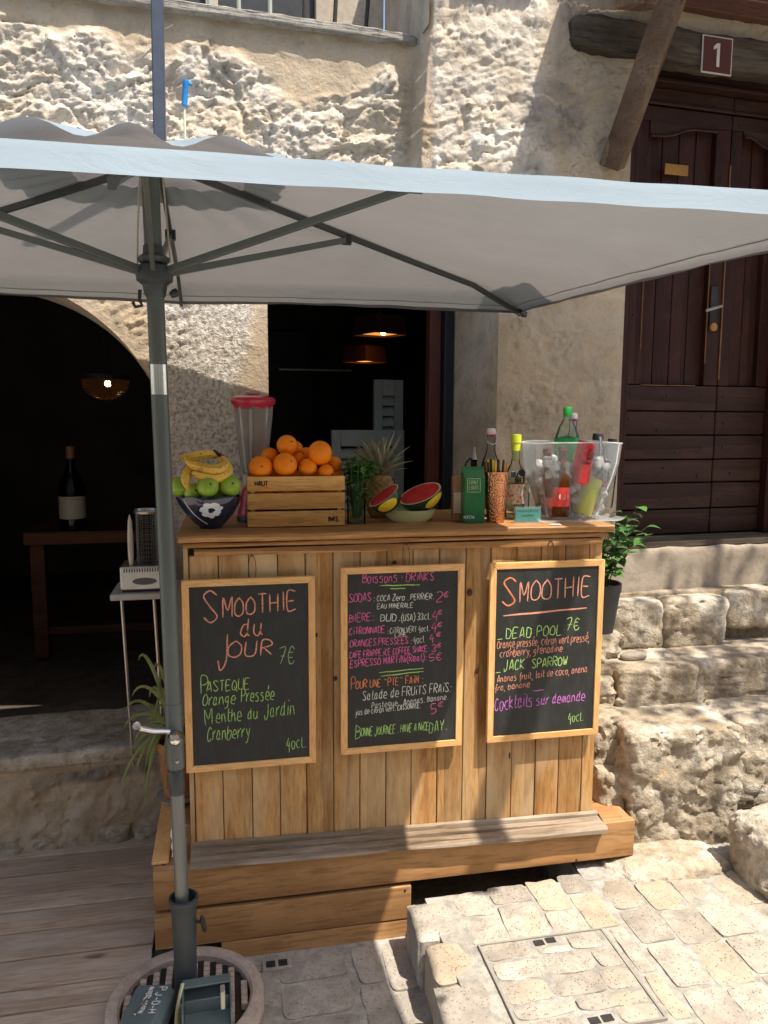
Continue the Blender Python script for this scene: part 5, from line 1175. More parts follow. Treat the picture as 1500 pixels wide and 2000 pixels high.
def melon(label, c, rx, ry, nrm, Lb, spot):
    """a piece cut straight across: elliptic face with normal nrm, rind bulging away from it"""
    t = thing('watermelon_piece', label, 'watermelon', c, 'cut watermelon pieces'); z = Vector(nrm).normalized(); x = Vector((1, 0, 0)); x = (x-z*x.dot(z)).normalized(); y = z.cross(x)
    Mx = Matrix(((x.x, y.x, z.x, c[0]), (x.y, y.y, z.y, c[1]), (x.z, y.z, z.z, c[2]), (0, 0, 0, 1)))
    pf = [(math.cos(a), -math.sin(a)*Lb) for a in np.linspace(0, math.pi/2-.001, 14)]
    mb = MB().lathe([(r_*1.0, z_) for r_, z_ in pf], 44, caps=False); mb.v = [tuple(Mx @ Vector((v[0]*rx, v[1]*ry, v[2]))) for v in mb.v]; obj('rind', mb, rind, t, smooth=60)
    for nm, s0, s1, mt, off in (('rind_edge', .93, 1.0, pithm, .0005), ('flesh', .0001, .93, flesh, .001)):
        mb = MB().lathe([(s1, off), (s1*.5+s0*.5, off+.0006), (s0, off)], 44, caps=False); mb.v = [tuple(Mx @ Vector((v[0]*rx, v[1]*ry, v[2]))) for v in mb.v]; obj(nm, mb, mt, t, smooth=60)
    # ground spot patch slightly proud of the rind
    a0, a1, b0, b1 = spot; P = []
    for i in range(12):
        for j in range(12):
            u_, v_ = i/11-.5, j/11-.5; k = min(1, .5/max(1e-6, math.hypot(u_, v_))) if math.hypot(u_, v_) > .5 else 1; u_ *= k; v_ *= k
            a = (a0+a1)/2+(a1-a0)*u_; b = (b0+b1)/2+(b1-b0)*v_
            r_ = math.cos(b); P.append(tuple(Mx @ Vector((r_*rx*1.008*math.cos(a), r_*ry*1.008*math.sin(a), -math.sin(b)*Lb*1.008))))
    obj('ground_spot', MB().grid(P, 12, 12), yel, t, smooth=60); return t
melon('small watermelon end with its red cut face turned up left, leaning on the bigger piece', (.500, 2.465, 1.496), .058, .050, (-.60, -.14, .78), .060, (R(220), R(300), .05, .75))
melon('larger watermelon half with a broad red cut face, resting at the right of the dish', (.632, 2.50, 1.497), .074, .060, (-.40, -.30, .86), .062, (R(268), R(345), .05, .8))

# small brown things behind, sugar carton
pk = thing('paper_packet', 'small brown paper packet half hidden behind the green carton', 'packet', (.755, 2.49, ZC))
obj('packet_body', MB().box(.741, .79, 2.475, 2.505, ZC, ZC+.155), plain('kraft paper', (.30, .15, .07), .7, bumpy=.001), pk, bevel=.006); obj('packet_label', MB().box(.742, .789, 2.473, 2.4745, ZC+.03, ZC+.10), plain('cream label', (.55, .44, .33), .6), pk)
ct = thing('sugar_carton', 'green gable topped sugar carton beside the copper cup', 'carton', (.803, 2.46, ZC)); gm = plain('printed green card', (.012, .14, .035), .3, var=.15, vs=12, coat=.2)
x0, x1, y0, y1 = .767, .838, 2.432, 2.482; mb = MB().add([(x0, y0, ZC), (x1, y0, ZC), (x1, y1, ZC), (x0, y1, ZC), (x0, y0, ZC+.148), (x1, y0, ZC+.148), (x1, y1, ZC+.148), (x0, y1, ZC+.148), (x0-.004, (y0+y1)/2-.006, ZC+.178), (x1+.002, (y0+y1)/2-.006, ZC+.178), (x0-.004, (y0+y1)/2-.006, ZC+.188), (x1+.002, (y0+y1)/2-.006, ZC+.188), (x1+.002, (y0+y1)/2-.003, ZC+.188), (x0-.004, (y0+y1)/2-.003, ZC+.188), (x1+.002, (y0+y1)/2-.003, ZC+.178), (x0-.004, (y0+y1)/2-.003, ZC+.178)],
    [(0, 1, 5, 4), (1, 2, 6, 5), (2, 3, 7, 6), (3, 0, 4, 7), (3, 2, 1, 0), (4, 5, 9, 8), (8, 9, 11, 10), (10, 11, 12, 13), (13, 12, 14, 15), (15, 14, 6, 7), (4, 8, 15, 7), (5, 6, 14, 9), (9, 14, 12, 11), (8, 10, 13, 15)])
obj('carton_body', mb, gm, ct, smooth=0, bevel=.001)
wp = plain('white print', (.7, .72, .66), .4); yp = plain('pale print', (.45, .55, .3), .4)
stencil(ct, 'SAINT', (916, 946), (935, 946), 8, y0-.0008, yp, .0016); stencil(ct, 'LOUIS', (916, 956), (935, 956), 8, y0-.0008, yp, .0016)
mb = MB()
for (a, b, c, d) in ((914, 936, 937, 937.8), (937, 936, 937.8, 960)): pass
fr_ = [(913, 935), (938, 935), (938, 961), (913, 961)]
for i in range(4): a, b = fr_[i], fr_[(i+1) % 4]; A, B = PY(*a, y0-.0008), PY(*b, y0-.0008); ribbon(mb, [Vector((A.x, A.z)), Vector(((A.x+B.x)/2, (A.z+B.z)/2)), Vector((B.x, B.z))], .0018, lambda q: (q.x, y0-.0008, q.y))
obj('print_frame', mb, yp, ct, smooth=0); stencil(ct, 'MORENA', (906, 1013), (928, 1013), 6, y0-.0008, wp, .0016); stencil(ct, 'Sucre', (908, 929), (938, 928), 7, y0-.0008, wp, .0012) if False else None

# hammered copper cup with straws
cc = (.885, 2.455); cu_ = thing('copper_cup', 'hammered copper tumbler full of drinking straws', 'cup', (*cc, ZC))
cop = NT('hammered copper'); cop.set(Metallic=1, Roughness=.16); cop.col(cop.ramp(cop.noise(cop.co(), 30, 3), [(.3, (.62, .26, .12)), (.7, (.85, .42, .22))])); vo = cop.n('TexVoronoi'); vo.inputs['Scale'].default_value = 170; cop.l(cop.co(), vo.inputs[0]); cop.bump(vo.outputs['Distance'], .9, .0035); cop = cop.m
obj('cup_body', MB().lathe([(.0001, 0), (.029, 0), (.030, .003), (.034, .06), (.040, .14), (.0425, .170), (.041, .171), (.038, .14), (.032, .06), (.027, .006), (.0001, .006)], 36, c=(*cc, ZC), caps=False), cop, cu_)
so = thing('straws', 'orange, yellow and black straws standing in the copper cup', 'straws', (*cc, ZC+.1)); rs = random.Random(2)
sc_ = [plain('orange straw', (.85, .30, .02), .3), plain('yellow straw', (.75, .72, .05), .3), plain('black straw', (.02, .02, .025), .3), plain('bright orange straw', (.9, .42, .03), .3)]
for k in range(22):
    a = rs.uniform(0, 6.28); r_ = .036*math.sqrt(rs.random()); b = Vector((cc[0]+r_*.5*math.cos(a), cc[1]+r_*.5*math.sin(a), ZC+.02)); e = Vector((cc[0]+r_*math.cos(a), cc[1]+r_*math.sin(a), ZC+.205+rs.uniform(-.008, .008)))
    mb = MB().tube([b, e], .0036, 8, cap=False); obj('straw', mb, sc_[rs.choice([0, 0, 3, 1, 2, 2, 3])], so)

# price tag card
tg = thing('name_card', 'small teal card in a clear stand in front of the bottles', 'card', (.985, 2.42, ZC))
obj('card', MB().box(.942, 1.030, 2.418, 2.420, ZC+.004, ZC+.050), plain('teal card', (.06, .22, .20), .5), tg, bevel=.0005); obj('stand', MB().box(.938, 1.034, 2.4205, 2.4225, ZC, ZC+.054).box(.938, 1.034, 2.41, 2.45, ZC, ZC+.002), clear('card holder', (.92, .95, .95), .2, .03, .12), tg, smooth=0)
wd_ = plain('dark ink', (.02, .06, .06), .6)
stencil(tg, 'Simple Menu' if False else 'Carte Bleue' if False else 'Simple Things' if False else 'Happy Hour' if False else 'Coupe Glace' if False else 'Simple', (1010, 999), (1048, 998), 6, 2.4172, wd_, .0014) if False else None
mb = MB(); rs = random.Random(9)
def scribble(parent, p0, p1, h, Y, mt, w, sd, name='scribbled_line'):
    rs = random.Random(sd); a, b = PY(*p0, Y), PY(*p1, Y); n = 26; pts = [Vector((a.x+(b.x-a.x)*i/n, a.z+(b.z-a.z)*i/n+h*(rs.uniform(.2, 1) if i % 2 else rs.uniform(-.2, .1)))) for i in range(n+1)]
    mb = MB(); ribbon(mb, cat_rom(pts, 3), w, lambda q: (q.x, Y, q.y)); obj(name, mb, mt, parent, smooth=0)
scribble(tg, (1010, 999), (1052, 998), .007, 2.4172, wd_, .0012, 1); scribble(tg, (1020, 1008), (1042, 1007), .005, 2.4172, wd_, .0010, 2)
obj('paper_scrap', MB().box(1.04, 1.075, 2.345, 2.365, ZC, ZC+.001), plain('white paper', (.7, .68, .62), .8), smooth=0, cat='paper scrap', label='tiny white paper scrap at the counter edge right of the teal card')

# bottles behind
def bottle(name, label, c, prof, mt, cap=None, capm=None, cat='bottle', grp=None, Mx=None, n=28, label_band=None, fill=None):
    t = thing(name, label, cat, c, grp); T_ = Matrix.Translation(c) @ (Mx or Matrix())
    obj('glass_body', MB().lathe(prof, n, M=T_, caps=False), mt, t, smooth=50)
    if cap: obj('cap', MB().lathe(cap, 20, M=T_, caps=False), capm, t, smooth=40)
    if fill: obj('liquid', MB().lathe(fill[0], n, M=T_, caps=False), fill[1], t, smooth=50)
    if label_band:
        r_, z0, z1, m_ = label_band; obj('paper_label', MB().lathe([(r_, z0), (r_, z1)], n, M=T_, caps=False), m_, t, smooth=50)
    return t, T_
dkl = plain('dark syrup', (.05, .045, .05), .2)
t, T_ = bottle('swing_top_bottle', 'clear swing top bottle with a pinkish white stopper behind the copper cup', (.914, 2.60, ZC), [(.0001, .002), (.033, .002), (.034, .01), (.034, .17), (.030, .195), (.018, .225), (.013, .245), (.013, .285), (.0155, .288), (.0155, .296)], glass,
     [(.0145, .290), (.016, .296), (.016, .306), (.0135, .312), (.0001, .313)], plain('pinkish white stopper', (.75, .62, .62), .3), fill=([(.0001, .004), (.031, .004), (.031, .165), (.026, .195), (.0001, .20)], clear('tinted drink', (.55, .52, .50), .1)))
obj('swing_wire', MB().tube([T_ @ Vector(p) for p in ((-.016, 0, .30), (-.021, -.008, .28), (-.016, -.012, .262), (.0, -.016, .256), (.016, -.012, .262), (.022, -.008, .28), (.016, 0, .30))], .0014, 6), M['steel'], t)
obj('red_washer', MB().lathe([(.0162, .283), (.0168, .288), (.0162, .291)], 18, M=T_, caps=False), redp, t)
t, T_ = bottle('pourer_bottle', 'dark bottle with a metal pouring spout behind the green carton', (.872, 2.66, ZC), [(.0001, .002), (.030, .002), (.031, .01), (.031, .12), (.022, .15), (.012, .165), (.012, .20)], clear('dark glass', (.05, .06, .05), .2, .03), [(.011, .20), (.009, .205), (.0045, .225), (.004, .245), (.0001, .246)], M['steel'])
obj('pourer_tube', MB().tube([T_ @ Vector(p) for p in ((0, 0, .20), (-.018, -.004, .203), (-.03, -.006, .19), (-.036, -.006, .172))], .004, 8), M['blackpl'], t)
lab = NT('floral paper label'); vo = lab.n('TexVoronoi'); vo.inputs['Scale'].default_value = 60; lab.l(lab.co((1, 1, 1)), vo.inputs[0]); lab.col(lab.ramp(vo.outputs['Distance'], [(.2, (.65, .16, .10)), (.4, (.80, .50, .42)), (.6, (.75, .70, .60)), (.8, (.35, .45, .15))])); lab = lab.m
t, T_ = bottle('liqueur_bottle', 'clear bottle with a lime yellow cap and floral label beside the ice bucket', (.992, 2.56, ZC), [(.0001, .002), (.033, .002), (.034, .01), (.034, .145), (.030, .165), (.0165, .19), (.0135, .21), (.0135, .27)], glass,
     [(.0165, .235), (.0165, .262), (.0185, .264), (.0185, .292), (.0001, .293)], plain('lime yellow cap', (.55, .62, .04), .35), label_band=(.0346, .05, .12, lab), fill=([(.0001, .004), (.032, .004), (.032, .14), (.0001, .15)], clear('pale drink', (.80, .82, .70), .1)))
obj('neck_liquid', MB().lathe([(.0125, .20), (.0125, .235)], 16, M=T_, caps=False), plain('pale lime tint', (.6, .66, .3), .3), t)
obj('neck_tag', MB().box(-.03, -.012, -.038, -.035, .145, .165, T_), plain('dark blue seal', (.02, .03, .05), .3), t, bevel=.004); obj('neck_tag', MB().lathe([(.0001, .002), (.012, .001), (.013, 0)], 14, M=T_ @ Matrix.Translation((.012, -.034, .160)) @ rot(80), caps=False), plain('black seal', (.02, .02, .03), .3) , t)
t, T_ = bottle('slim_bottle', 'slim clear bottle with a pink floral label next to the ice bucket', (1.035, 2.60, ZC), [(.0001, .002), (.026, .002), (.027, .01), (.027, .13), (.020, .15), (.010, .165), (.010, .175)], glass, label_band=(.0275, .085, .135, lab))

# ---- ice bucket
ib = thing('ice_bucket', 'flared clear acrylic ice bucket of drinks at the right end of the counter', 'ice bucket', (1.165, 2.50, ZC)); bx, by = 1.168, 2.495
def rrect(hx, hy, r_, n=7):
    o = []
    for cx_, cy_, a0 in ((hx-r_, hy-r_, 0), (-hx+r_, hy-r_, 90), (-hx+r_, -hy+r_, 180), (hx-r_, -hy+r_, 270)):
        for i in range(n): a = R(a0+90*i/(n-1)); o.append((cx_+r_*math.cos(a), cy_+r_*math.sin(a)))
    return o
secs = [(.006, .100, .070), (.02, .104, .074), (.07, .116, .082), (.13, .138, .090), (.19, .152, .096), (.262, .158, .100)]
P = []; N_ = 28
for (z, hx, hy) in secs+[(z, hx-.003, hy-.003) for (z, hx, hy) in secs[::-1]]:
    r_ = rrect(hx, hy, .045); 
    for (a, b) in r_+[r_[0]]: P.append((bx+a, by+b, ZC+.008+z+(.006*math.cos(a*18) if z > .25 else 0)))
acr = clear('clear acrylic', (.97, .975, .975), .14, .03, .11, (.95, .96, .97))
obj('wall', MB().grid(P, N_+1, 12), acr, ib, smooth=60)
r_ = rrect(.1, .07, .045); mb = MB().add([(bx+a, by+b, ZC+.010) for a, b in r_], [tuple(range(N_))]); obj('floor', mb, acr, ib, smooth=0)
obj('rim', MB().tube([(bx+a, by+b, ZC+.271+.006*math.cos(a*18)) for a, b in rrect(.158, .100, .045)+[rrect(.158, .100, .045)[0]]], .0022, 6), clear('acrylic edge', (.9, .92, .92), .3, .05, .35), ib)
tr_ = thing('serving_tray', 'clear plastic tray under the ice bucket overhanging the counter end', 'tray', (1.17, 2.49, ZC))
mb = MB(); P = []
for (s, z) in ((0, .001), (.95, .001), (1.0, .004), (1.05, .010)):
    r_ = rrect(.152*s+.0005, .108*s+.0005, .03*s+.0001)
    for (a, b) in r_+[r_[0]]: P.append((1.178+a, 2.50+b, ZC+z))
obj('tray_body', mb.grid(P, N_+1, 4), clear('frosty tray', (.9, .9, .9), .3, .05, .35, (.8, .8, .8)), tr_, smooth=50)
icem = NT('ice'); icem.t.nodes.remove(icem.b)
a_ = icem.n('BsdfTransparent'); a_.inputs[0].default_value = (.94, .96, .97, 1); b_ = icem.n('BsdfGlossy'); b_.inputs['Roughness'].default_value = .12; d_ = icem.n('BsdfDiffuse'); d_.inputs[0].default_value = (.98, .98, .98, 1); tl_ = icem.n('BsdfTranslucent'); tl_.inputs[0].default_value = (.9, .92, .94, 1)
m0 = icem.n('MixShader'); m0.inputs[0].default_value = .5; icem.l(d_.outputs[0], m0.inputs[1]); icem.l(tl_.outputs[0], m0.inputs[2])
m1 = icem.n('MixShader'); icem.l(icem.ramp(icem.noise(icem.co(), 45, 4), [(.35, .45), (.65, .92)]), m1.inputs[0]); icem.l(a_.outputs[0], m1.inputs[1]); icem.l(m0.outputs[0], m1.inputs[2])
lw = icem.n('LayerWeight'); lw.inputs[0].default_value = .35; m2 = icem.n('MixShader'); icem.l(lw.outputs['Fresnel'], m2.inputs[0]); icem.l(m1.outputs[0], m2.inputs[1]); icem.l(b_.outputs[0], m2.inputs[2]); icem.l(m2.outputs[0], icem.out.inputs[0]); icem = icem.m
rs = random.Random(8); mb = MB(); cubes = [rock(-.017, .017, -.015, .015, -.014, .014, 200+k, amp=.004, n=5, k=4, fr=40, flat=1) for k in range(5)]
for k in range(150):
    z = rs.uniform(.014, .195); hx = np.interp(z, [.006, .07, .13, .19], [.085, .10, .12, .134]); hy = np.interp(z, [.006, .07, .13, .19], [.055, .066, .074, .080])
    Mx = Matrix.Translation((bx+rs.uniform(-hx, hx), by+rs.uniform(-hy, hy), ZC+.012+z)) @ rot(rs.uniform(0, 180), rs.uniform(0, 180), rs.uniform(0, 180)) @ Matrix.Scale(rs.uniform(.8, 1.15), 4); cb_ = cubes[k % 5]
    mb.add([Mx @ Vector(v) for v in cb_.v], cb_.f)
obj('ice', mb, icem, smooth=50, kind='stuff', label='cloudy ice cubes filling the clear bucket', cat='ice')
amber = NT('amber glass'); amber.t.nodes.remove(amber.b); z_ = amber.n('BsdfGlossy'); z_.inputs['Roughness'].default_value = .05; y_ = amber.n('BsdfTransparent'); y_.inputs[0].default_value = (.88, .40, .06, 1); x_ = amber.n('BsdfDiffuse'); x_.inputs[0].default_value = (.16, .045, .008, 1)
m1 = amber.n('MixShader'); m1.inputs[0].default_value = .42; amber.l(y_.outputs[0], m1.inputs[1]); amber.l(x_.outputs[0], m1.inputs[2]); lw = amber.n('LayerWeight'); lw.inputs[0].default_value = .2; m2 = amber.n('MixShader'); amber.l(lw.outputs['Fresnel'], m2.inputs[0]); amber.l(m1.outputs[0], m2.inputs[1]); amber.l(z_.outputs[0], m2.inputs[2]); amber.l(m2.outputs[0], amber.out.inputs[0]); amber = amber.m
beer = [(.0001, 0), (.027, 0), (.0295, .006), (.0295, .125), (.026, .145), (.015, .175), (.0125, .195), (.0125, .222), (.0145, .224), (.0145, .230), (.012, .232), (.0001, .232)]
redlab = plain('red white label', (.68, .05, .04), .4, var=.3, vs=60); whl = plain('white label', (.75, .74, .72), .45)
A = PY(1097, 990, 2.425)
t, T_ = bottle('beer_bottle', 'brown beer bottle standing upright in the middle of the ice bucket with red label', (A.x-.002, 2.43, ZC+.018), beer, amber, [(.0148, .220), (.0150, .226), (.013, .236), (.0001, .237)], plain('dark maroon cap', (.07, .015, .015), .4), label_band=(.0299, .035, .10, redlab))
obj('neck_label', MB().lathe([(.0152, .176), (.0131, .195), (.0131, .205)], 24, M=T_, caps=False), plain('dark foil', (.06, .02, .015), .4), t)
B1 = [Vector((-.010, -.0152)), Vector((.006, -.0152))]
mb = MB(); st_, L = strokes('Bud', random.Random(4), .2, .05)
for s in st_: ribbon(mb, [Vector((-.009+p.x*.018/L, .183+p.y*.012)) for p in s], .0022, lambda q: T_ @ Vector((q.x, -.0162, q.y)))
obj('neck_script', mb, plain('red print', (.75, .05, .03), .4), t, smooth=0)
mb = MB(); st_, L = strokes('BUD', random.Random(4), 0, .05)
for s in st_: ribbon(mb, [Vector((-.016+p.x*.032/L, .062+p.y*.015)) for p in s], .0028, lambda q: T_ @ Vector((q.x, -.0302+abs(q.x)*.25, q.y)))
obj('label_print', mb, whl, t, smooth=0)
bottle('beer_bottle', 'brown beer bottle tilted to the left in the ice bucket', (1.107, 2.455, ZC+.016), beer, amber, [(.0148, .220), (.0150, .226), (.013, .236), (.0001, .237)], plain('maroon cap', (.09, .02, .02), .4), Mx=rot(0, -11, 0), label_band=(.0299, .035, .07, redlab))
# green soda bottle
pet = clear('pet plastic', (.82, .93, .85), .2, .04, .06); C0 = PY(1100, 985, 2.53)
t, T_ = bottle('soda_bottle', 'large clear plastic soda bottle with a bright green cap and green label', (C0.x+.006, 2.53, ZC+.02), [(.0001, .0), (.036, 0), (.043, .01), (.044, .20), (.044, .24), (.040, .27), (.030, .30), (.018, .322), (.0135, .33), (.0135, .34)], pet,
   [(.0155, .335), (.0160, .338), (.0160, .362), (.0135, .368), (.0001, .369)], plain('bright green cap', (.03, .34, .06), .3), label_band=(.0446, .15, .262, plain('green soda label', (.015, .30, .07), .3, var=.25, vs=40)), fill=([(.0001, .004), (.041, .01), (.042, .26), (.0001, .27)], clear('pale green soda', (.72, .90, .76), .1)))
mb = MB()
for i in range(8): s = 2*math.pi*i/8; 
vs = [T_ @ Vector((.018+.016*math.cos(2*math.pi*i/14), -.0455-.0005, .195+.020*math.sin(2*math.pi*i/14))) for i in range(14)]; mb.add(vs, [tuple(range(14))]); obj('lime_print', mb, plain('yellow lime print', (.60, .68, .05), .4), t, smooth=0)
# red can
canm = plain('red drink can', (.72, .015, .02), .25, .3, var=.08, coat=.3); A = PY(1139, 903, 2.43)
t = thing('drink_can', 'red soft drink can standing on the ice, dark script on its side', 'can', A); T_ = Matrix.Translation(A) @ rot(4, 7, 0) @ Matrix.Diagonal((1.1, 1.1, 1.18, 1))
obj('can_body', MB().lathe([(.0001, -.062), (.024, -.062), (.0285, -.056), (.0285, .050), (.026, .058), (.024, .061)], 32, M=T_, caps=False), canm, t, smooth=40); obj('can_top', MB().lathe([(.0245, .0605), (.0235, .063), (.022, .059), (.0001, .059)], 28, M=T_, caps=False), M['steel'], t)
mb = MB(); st_, L = strokes('Coca', random.Random(3), .25, .05)
for s in st_: ribbon(mb, [Vector((p.x*.040/L-.004, .012+p.y*.030)) for p in s], .0042, lambda q: T_ @ Vector((math.sin(q.x/.0289)*.0289, -math.cos(q.x/.0289)*.0289, q.y)))
mb2 = MB(); st_, L = strokes('ZERO SUGAR', random.Random(3), 0, .05)
for s in st_: ribbon(mb2, [Vector((p.x*.034/L-.022, -.002+p.y*.006)) for p in s], .0012, lambda q: T_ @ Vector((math.sin(q.x/.0289)*.0289, -math.cos(q.x/.0289)*.0289, q.y)))
obj('can_script', mb, plain('dark can print', (.05, .01, .01), .35), t, smooth=0); obj('can_small_print', mb2, bpy.data.materials['dark can print'], t, smooth=0)
# yellow and pink juices, other bottles
jb = [(.0001, 0), (.028, 0), (.030, .006), (.030, .13), (.022, .155), (.015, .168), (.015, .18)]
bottle('juice_bottle', 'bottle of cloudy pale yellow juice leaning right in the ice', (1.190, 2.445, ZC+.020), [(r_*1.28, z_) for r_, z_ in jb], glass, Mx=rot(0, 17, 0), fill=([(.0001, .003), (.036, .003), (.0365, .13), (.0001, .14)], plain('pale yellow juice', (.80, .78, .22), .3, var=.05)), cap=[(.0165, .165), (.0170, .168), (.0170, .184), (.0001, .186)], capm=plain('clear grey cap', (.6, .62, .62), .3))
bottle('juice_bottle', 'bottle of pink juice leaning right at the right wall of the bucket', (1.232, 2.47, ZC+.03), jb, glass, Mx=rot(0, 18, 0), fill=([(.0001, .003), (.0275, .003), (.0275, .11), (.0001, .12)], plain('pink juice', (.62, .05, .16), .3, var=.1)), cap=[(.0165, .165), (.0170, .168), (.0170, .184), (.0001, .186)], capm=plain('dark cap', (.04, .04, .05), .3))
bottle('juice_bottle', 'small pink drink bottle low behind the two beer bottles', (1.135, 2.50, ZC+.02), jb, glass, Mx=rot(0, -3, 0), fill=([(.0001, .003), (.0275, .003), (.0275, .11), (.0001, .12)], plain('rose juice', (.6, .12, .18), .3, var=.1)))
A = PY(1168, 845, 2.54); B_ = PY(1192, 856, 2.56)
bottle('water_bottle', 'bluish clear bottle with a black screw cap at the back of the bucket', (A.x-.012, 2.54, ZC+.03), [(.0001, 0), (.028, 0), (.030, .01), (.030, .20), (.024, .225), (.017, .24), (.017, .252)], clear('bluish plastic', (.80, .88, .94), .2, .04, .06), Mx=rot(0, 3, 0), cap=[(.0195, .243), (.0200, .246), (.0200, .262), (.0185, .266), (.0001, .267)], capm=M['blackpl'])
bottle('water_bottle', 'clear bottle with a small black cap and wire at the right rear of the bucket', (B_.x-.012, 2.56, ZC+.03), [(.0001, 0), (.026, 0), (.028, .01), (.028, .19), (.022, .215), (.014, .23), (.014, .24)], glass, Mx=rot(0, 5, 0), cap=[(.016, .233), (.0165, .236), (.0165, .247), (.0001, .248)], capm=M['blackpl'])
A = PY(1120, 812, 2.60)
t, T_ = bottle('swing_top_bottle', 'clear swing top bottle with a red and white stopper behind the green capped soda', (A.x, 2.60, ZC+.05), [(.0001, 0), (.030, 0), (.031, .01), (.031, .18), (.026, .21), (.015, .25), (.0135, .27), (.0135, .295)], glass, [(.0135, .295), (.015, .298), (.015, .312), (.011, .318), (.0001, .319)], whl)
obj('red_washer', MB().lathe([(.0155, .288), (.0165, .292), (.0155, .297)], 18, M=T_, caps=False), redp, t)
obj('ice_tongs', MB().tube([(1.262, 2.47, ZC+.20), (1.270, 2.475, ZC+.245), (1.273, 2.49, ZC+.285)], .004, 6).tube([(1.285, 2.47, ZC+.20), (1.287, 2.475, ZC+.24), (1.275, 2.49, ZC+.285)], .004, 6), M['steel'], smooth=60, cat='tongs', label='thin metal ice tongs sticking up at the right of the bucket')
# ============================================================ LEFT OF THE BAR
sd_ = thing('side_stand', 'small grey topped stand on thin metal legs left of the parasol pole', 'stand', (-.31, 2.86, .49))
obj('stand_top', MB().box(-.415, -.19, 2.78, 3.0, 1.105, 1.128), plain('pale grey laminate', (.36, .35, .34), .4), sd_, bevel=.004)
for x_, y_ in ((-.27, 2.82), (-.40, 2.95), (-.215, 2.95)): obj('leg', MB().tube([(x_, y_, 1.105), (x_+.01, y_, .8), (x_+.022, y_, .42 if y_ > 2.9 else .377)], .006, 8), M['steel'], sd_)
hm = thing('hot_dog_warmer', 'stainless steel snack warmer with heating spikes and a glass cylinder', 'warmer', (-.30, 2.86, 1.128))
obj('housing', MB().box(-.382, -.205, 2.80, 2.94, 1.135, 1.222), M['steel'], hm, bevel=.006)
obj('foot_plate', MB().box(-.375, -.212, 2.81, 2.93, 1.1285, 1.135), M['blackpl'], hm)
for i in range(17): obj('vent_slot', MB().box(-.368+i*.0088, -.364+i*.0088, 2.797, 2.801, 1.202, 1.215), M['blackpl'], hm, smooth=0)
obj('badge', MB().lathe([(.0001, .002), (.95, .0018), (1, 0)], 24, M=Matrix.Translation((-.298, 2.80, 1.168)) @ Matrix.Diagonal((.042, 1, .013, 1)) @ rot(90), caps=False), plain('dark badge', (.07, .075, .075), .4), hm)
obj('glass_cylinder', MB().lathe([(.040, 1.224), (.040, 1.41)], 28, c=(-.292, 2.87, 0), caps=False), clear('smoked glass', (.7, .7, .68), .2), hm)
obj('top_ring', MB().lathe([(.043, 1.405), (.045, 1.412), (.040, 1.418), (.037, 1.41)], 28, c=(-.292, 2.87, 0), caps=False), M['steel'], hm)
mb = MB()
for k in range(12): a = 2*math.pi*k/12; mb.tube([(-.292+.036*math.cos(a), 2.87+.036*math.sin(a), 1.225), (-.292+.036*math.cos(a), 2.87+.036*math.sin(a), 1.40)], .0012, 4)
for j in range(11): mb.tube([(-.292+.036*math.cos(a), 2.87+.036*math.sin(a), 1.235+j*.016) for a in np.linspace(0, 2*math.pi, 20)], .001, 4)
obj('wire_basket', mb, M['steel'], hm)
sp = plain('cream spike', (.50, .45, .38), .4)
for x_ in (-.345, -.240): obj('heating_spike', MB().lathe([(.007, 0), (.010, .03), (.0105, .10), (.007, .16), (.0001, .185)], 14, c=(x_, 2.83, 1.222), caps=False), sp, hm)
obj('legs_fork', MB().tube([(-.25, 2.82, 1.10), (-.255, 2.81, 1.02), (-.243, 2.81, .98)], .0025, 6), M['steel'], sd_) if False else None

# spider plant in a terracotta pot
sp_ = thing('spider_plant', 'trailing spider plant in a terracotta pot behind the parasol pole', 'potted plant', (-.215, 2.74, .366)); q = (-.200, 2.74)
obj('pot', MB().lathe([(.0001, .385), (.042, .385), (.048, .40), (.064, .56), (.066, .565), (.070, .568), (.070, .60), (.064, .60), (.058, .57)], 32, c=(*q, 0), caps=False), M['terra'], sp_)
obj('saucer', MB().lathe([(.0001, .378), (.062, .378), (.075, .395), (.078, .395), (.066, .385), (.0001, .384)], 32, c=(*q, 0), caps=False), plain('pale saucer', (.45, .43, .40), .5), sp_)
obj('soil', MB().lathe([(.062, .585), (.0001, .59)], 20, c=(*q, 0), caps=False), M['iron'], sp_)
rs = random.Random(21)
ends = [(235, 1540), (250, 1480), (270, 1290), (245, 1390), (283, 1585), (262, 1450), (325, 1560), (240, 1425), (300, 1310), (320, 1500), (290, 1500), (258, 1360), (310, 1340), (275, 1440), (300, 1400), (340, 1330), (265, 1510), (335, 1400)]
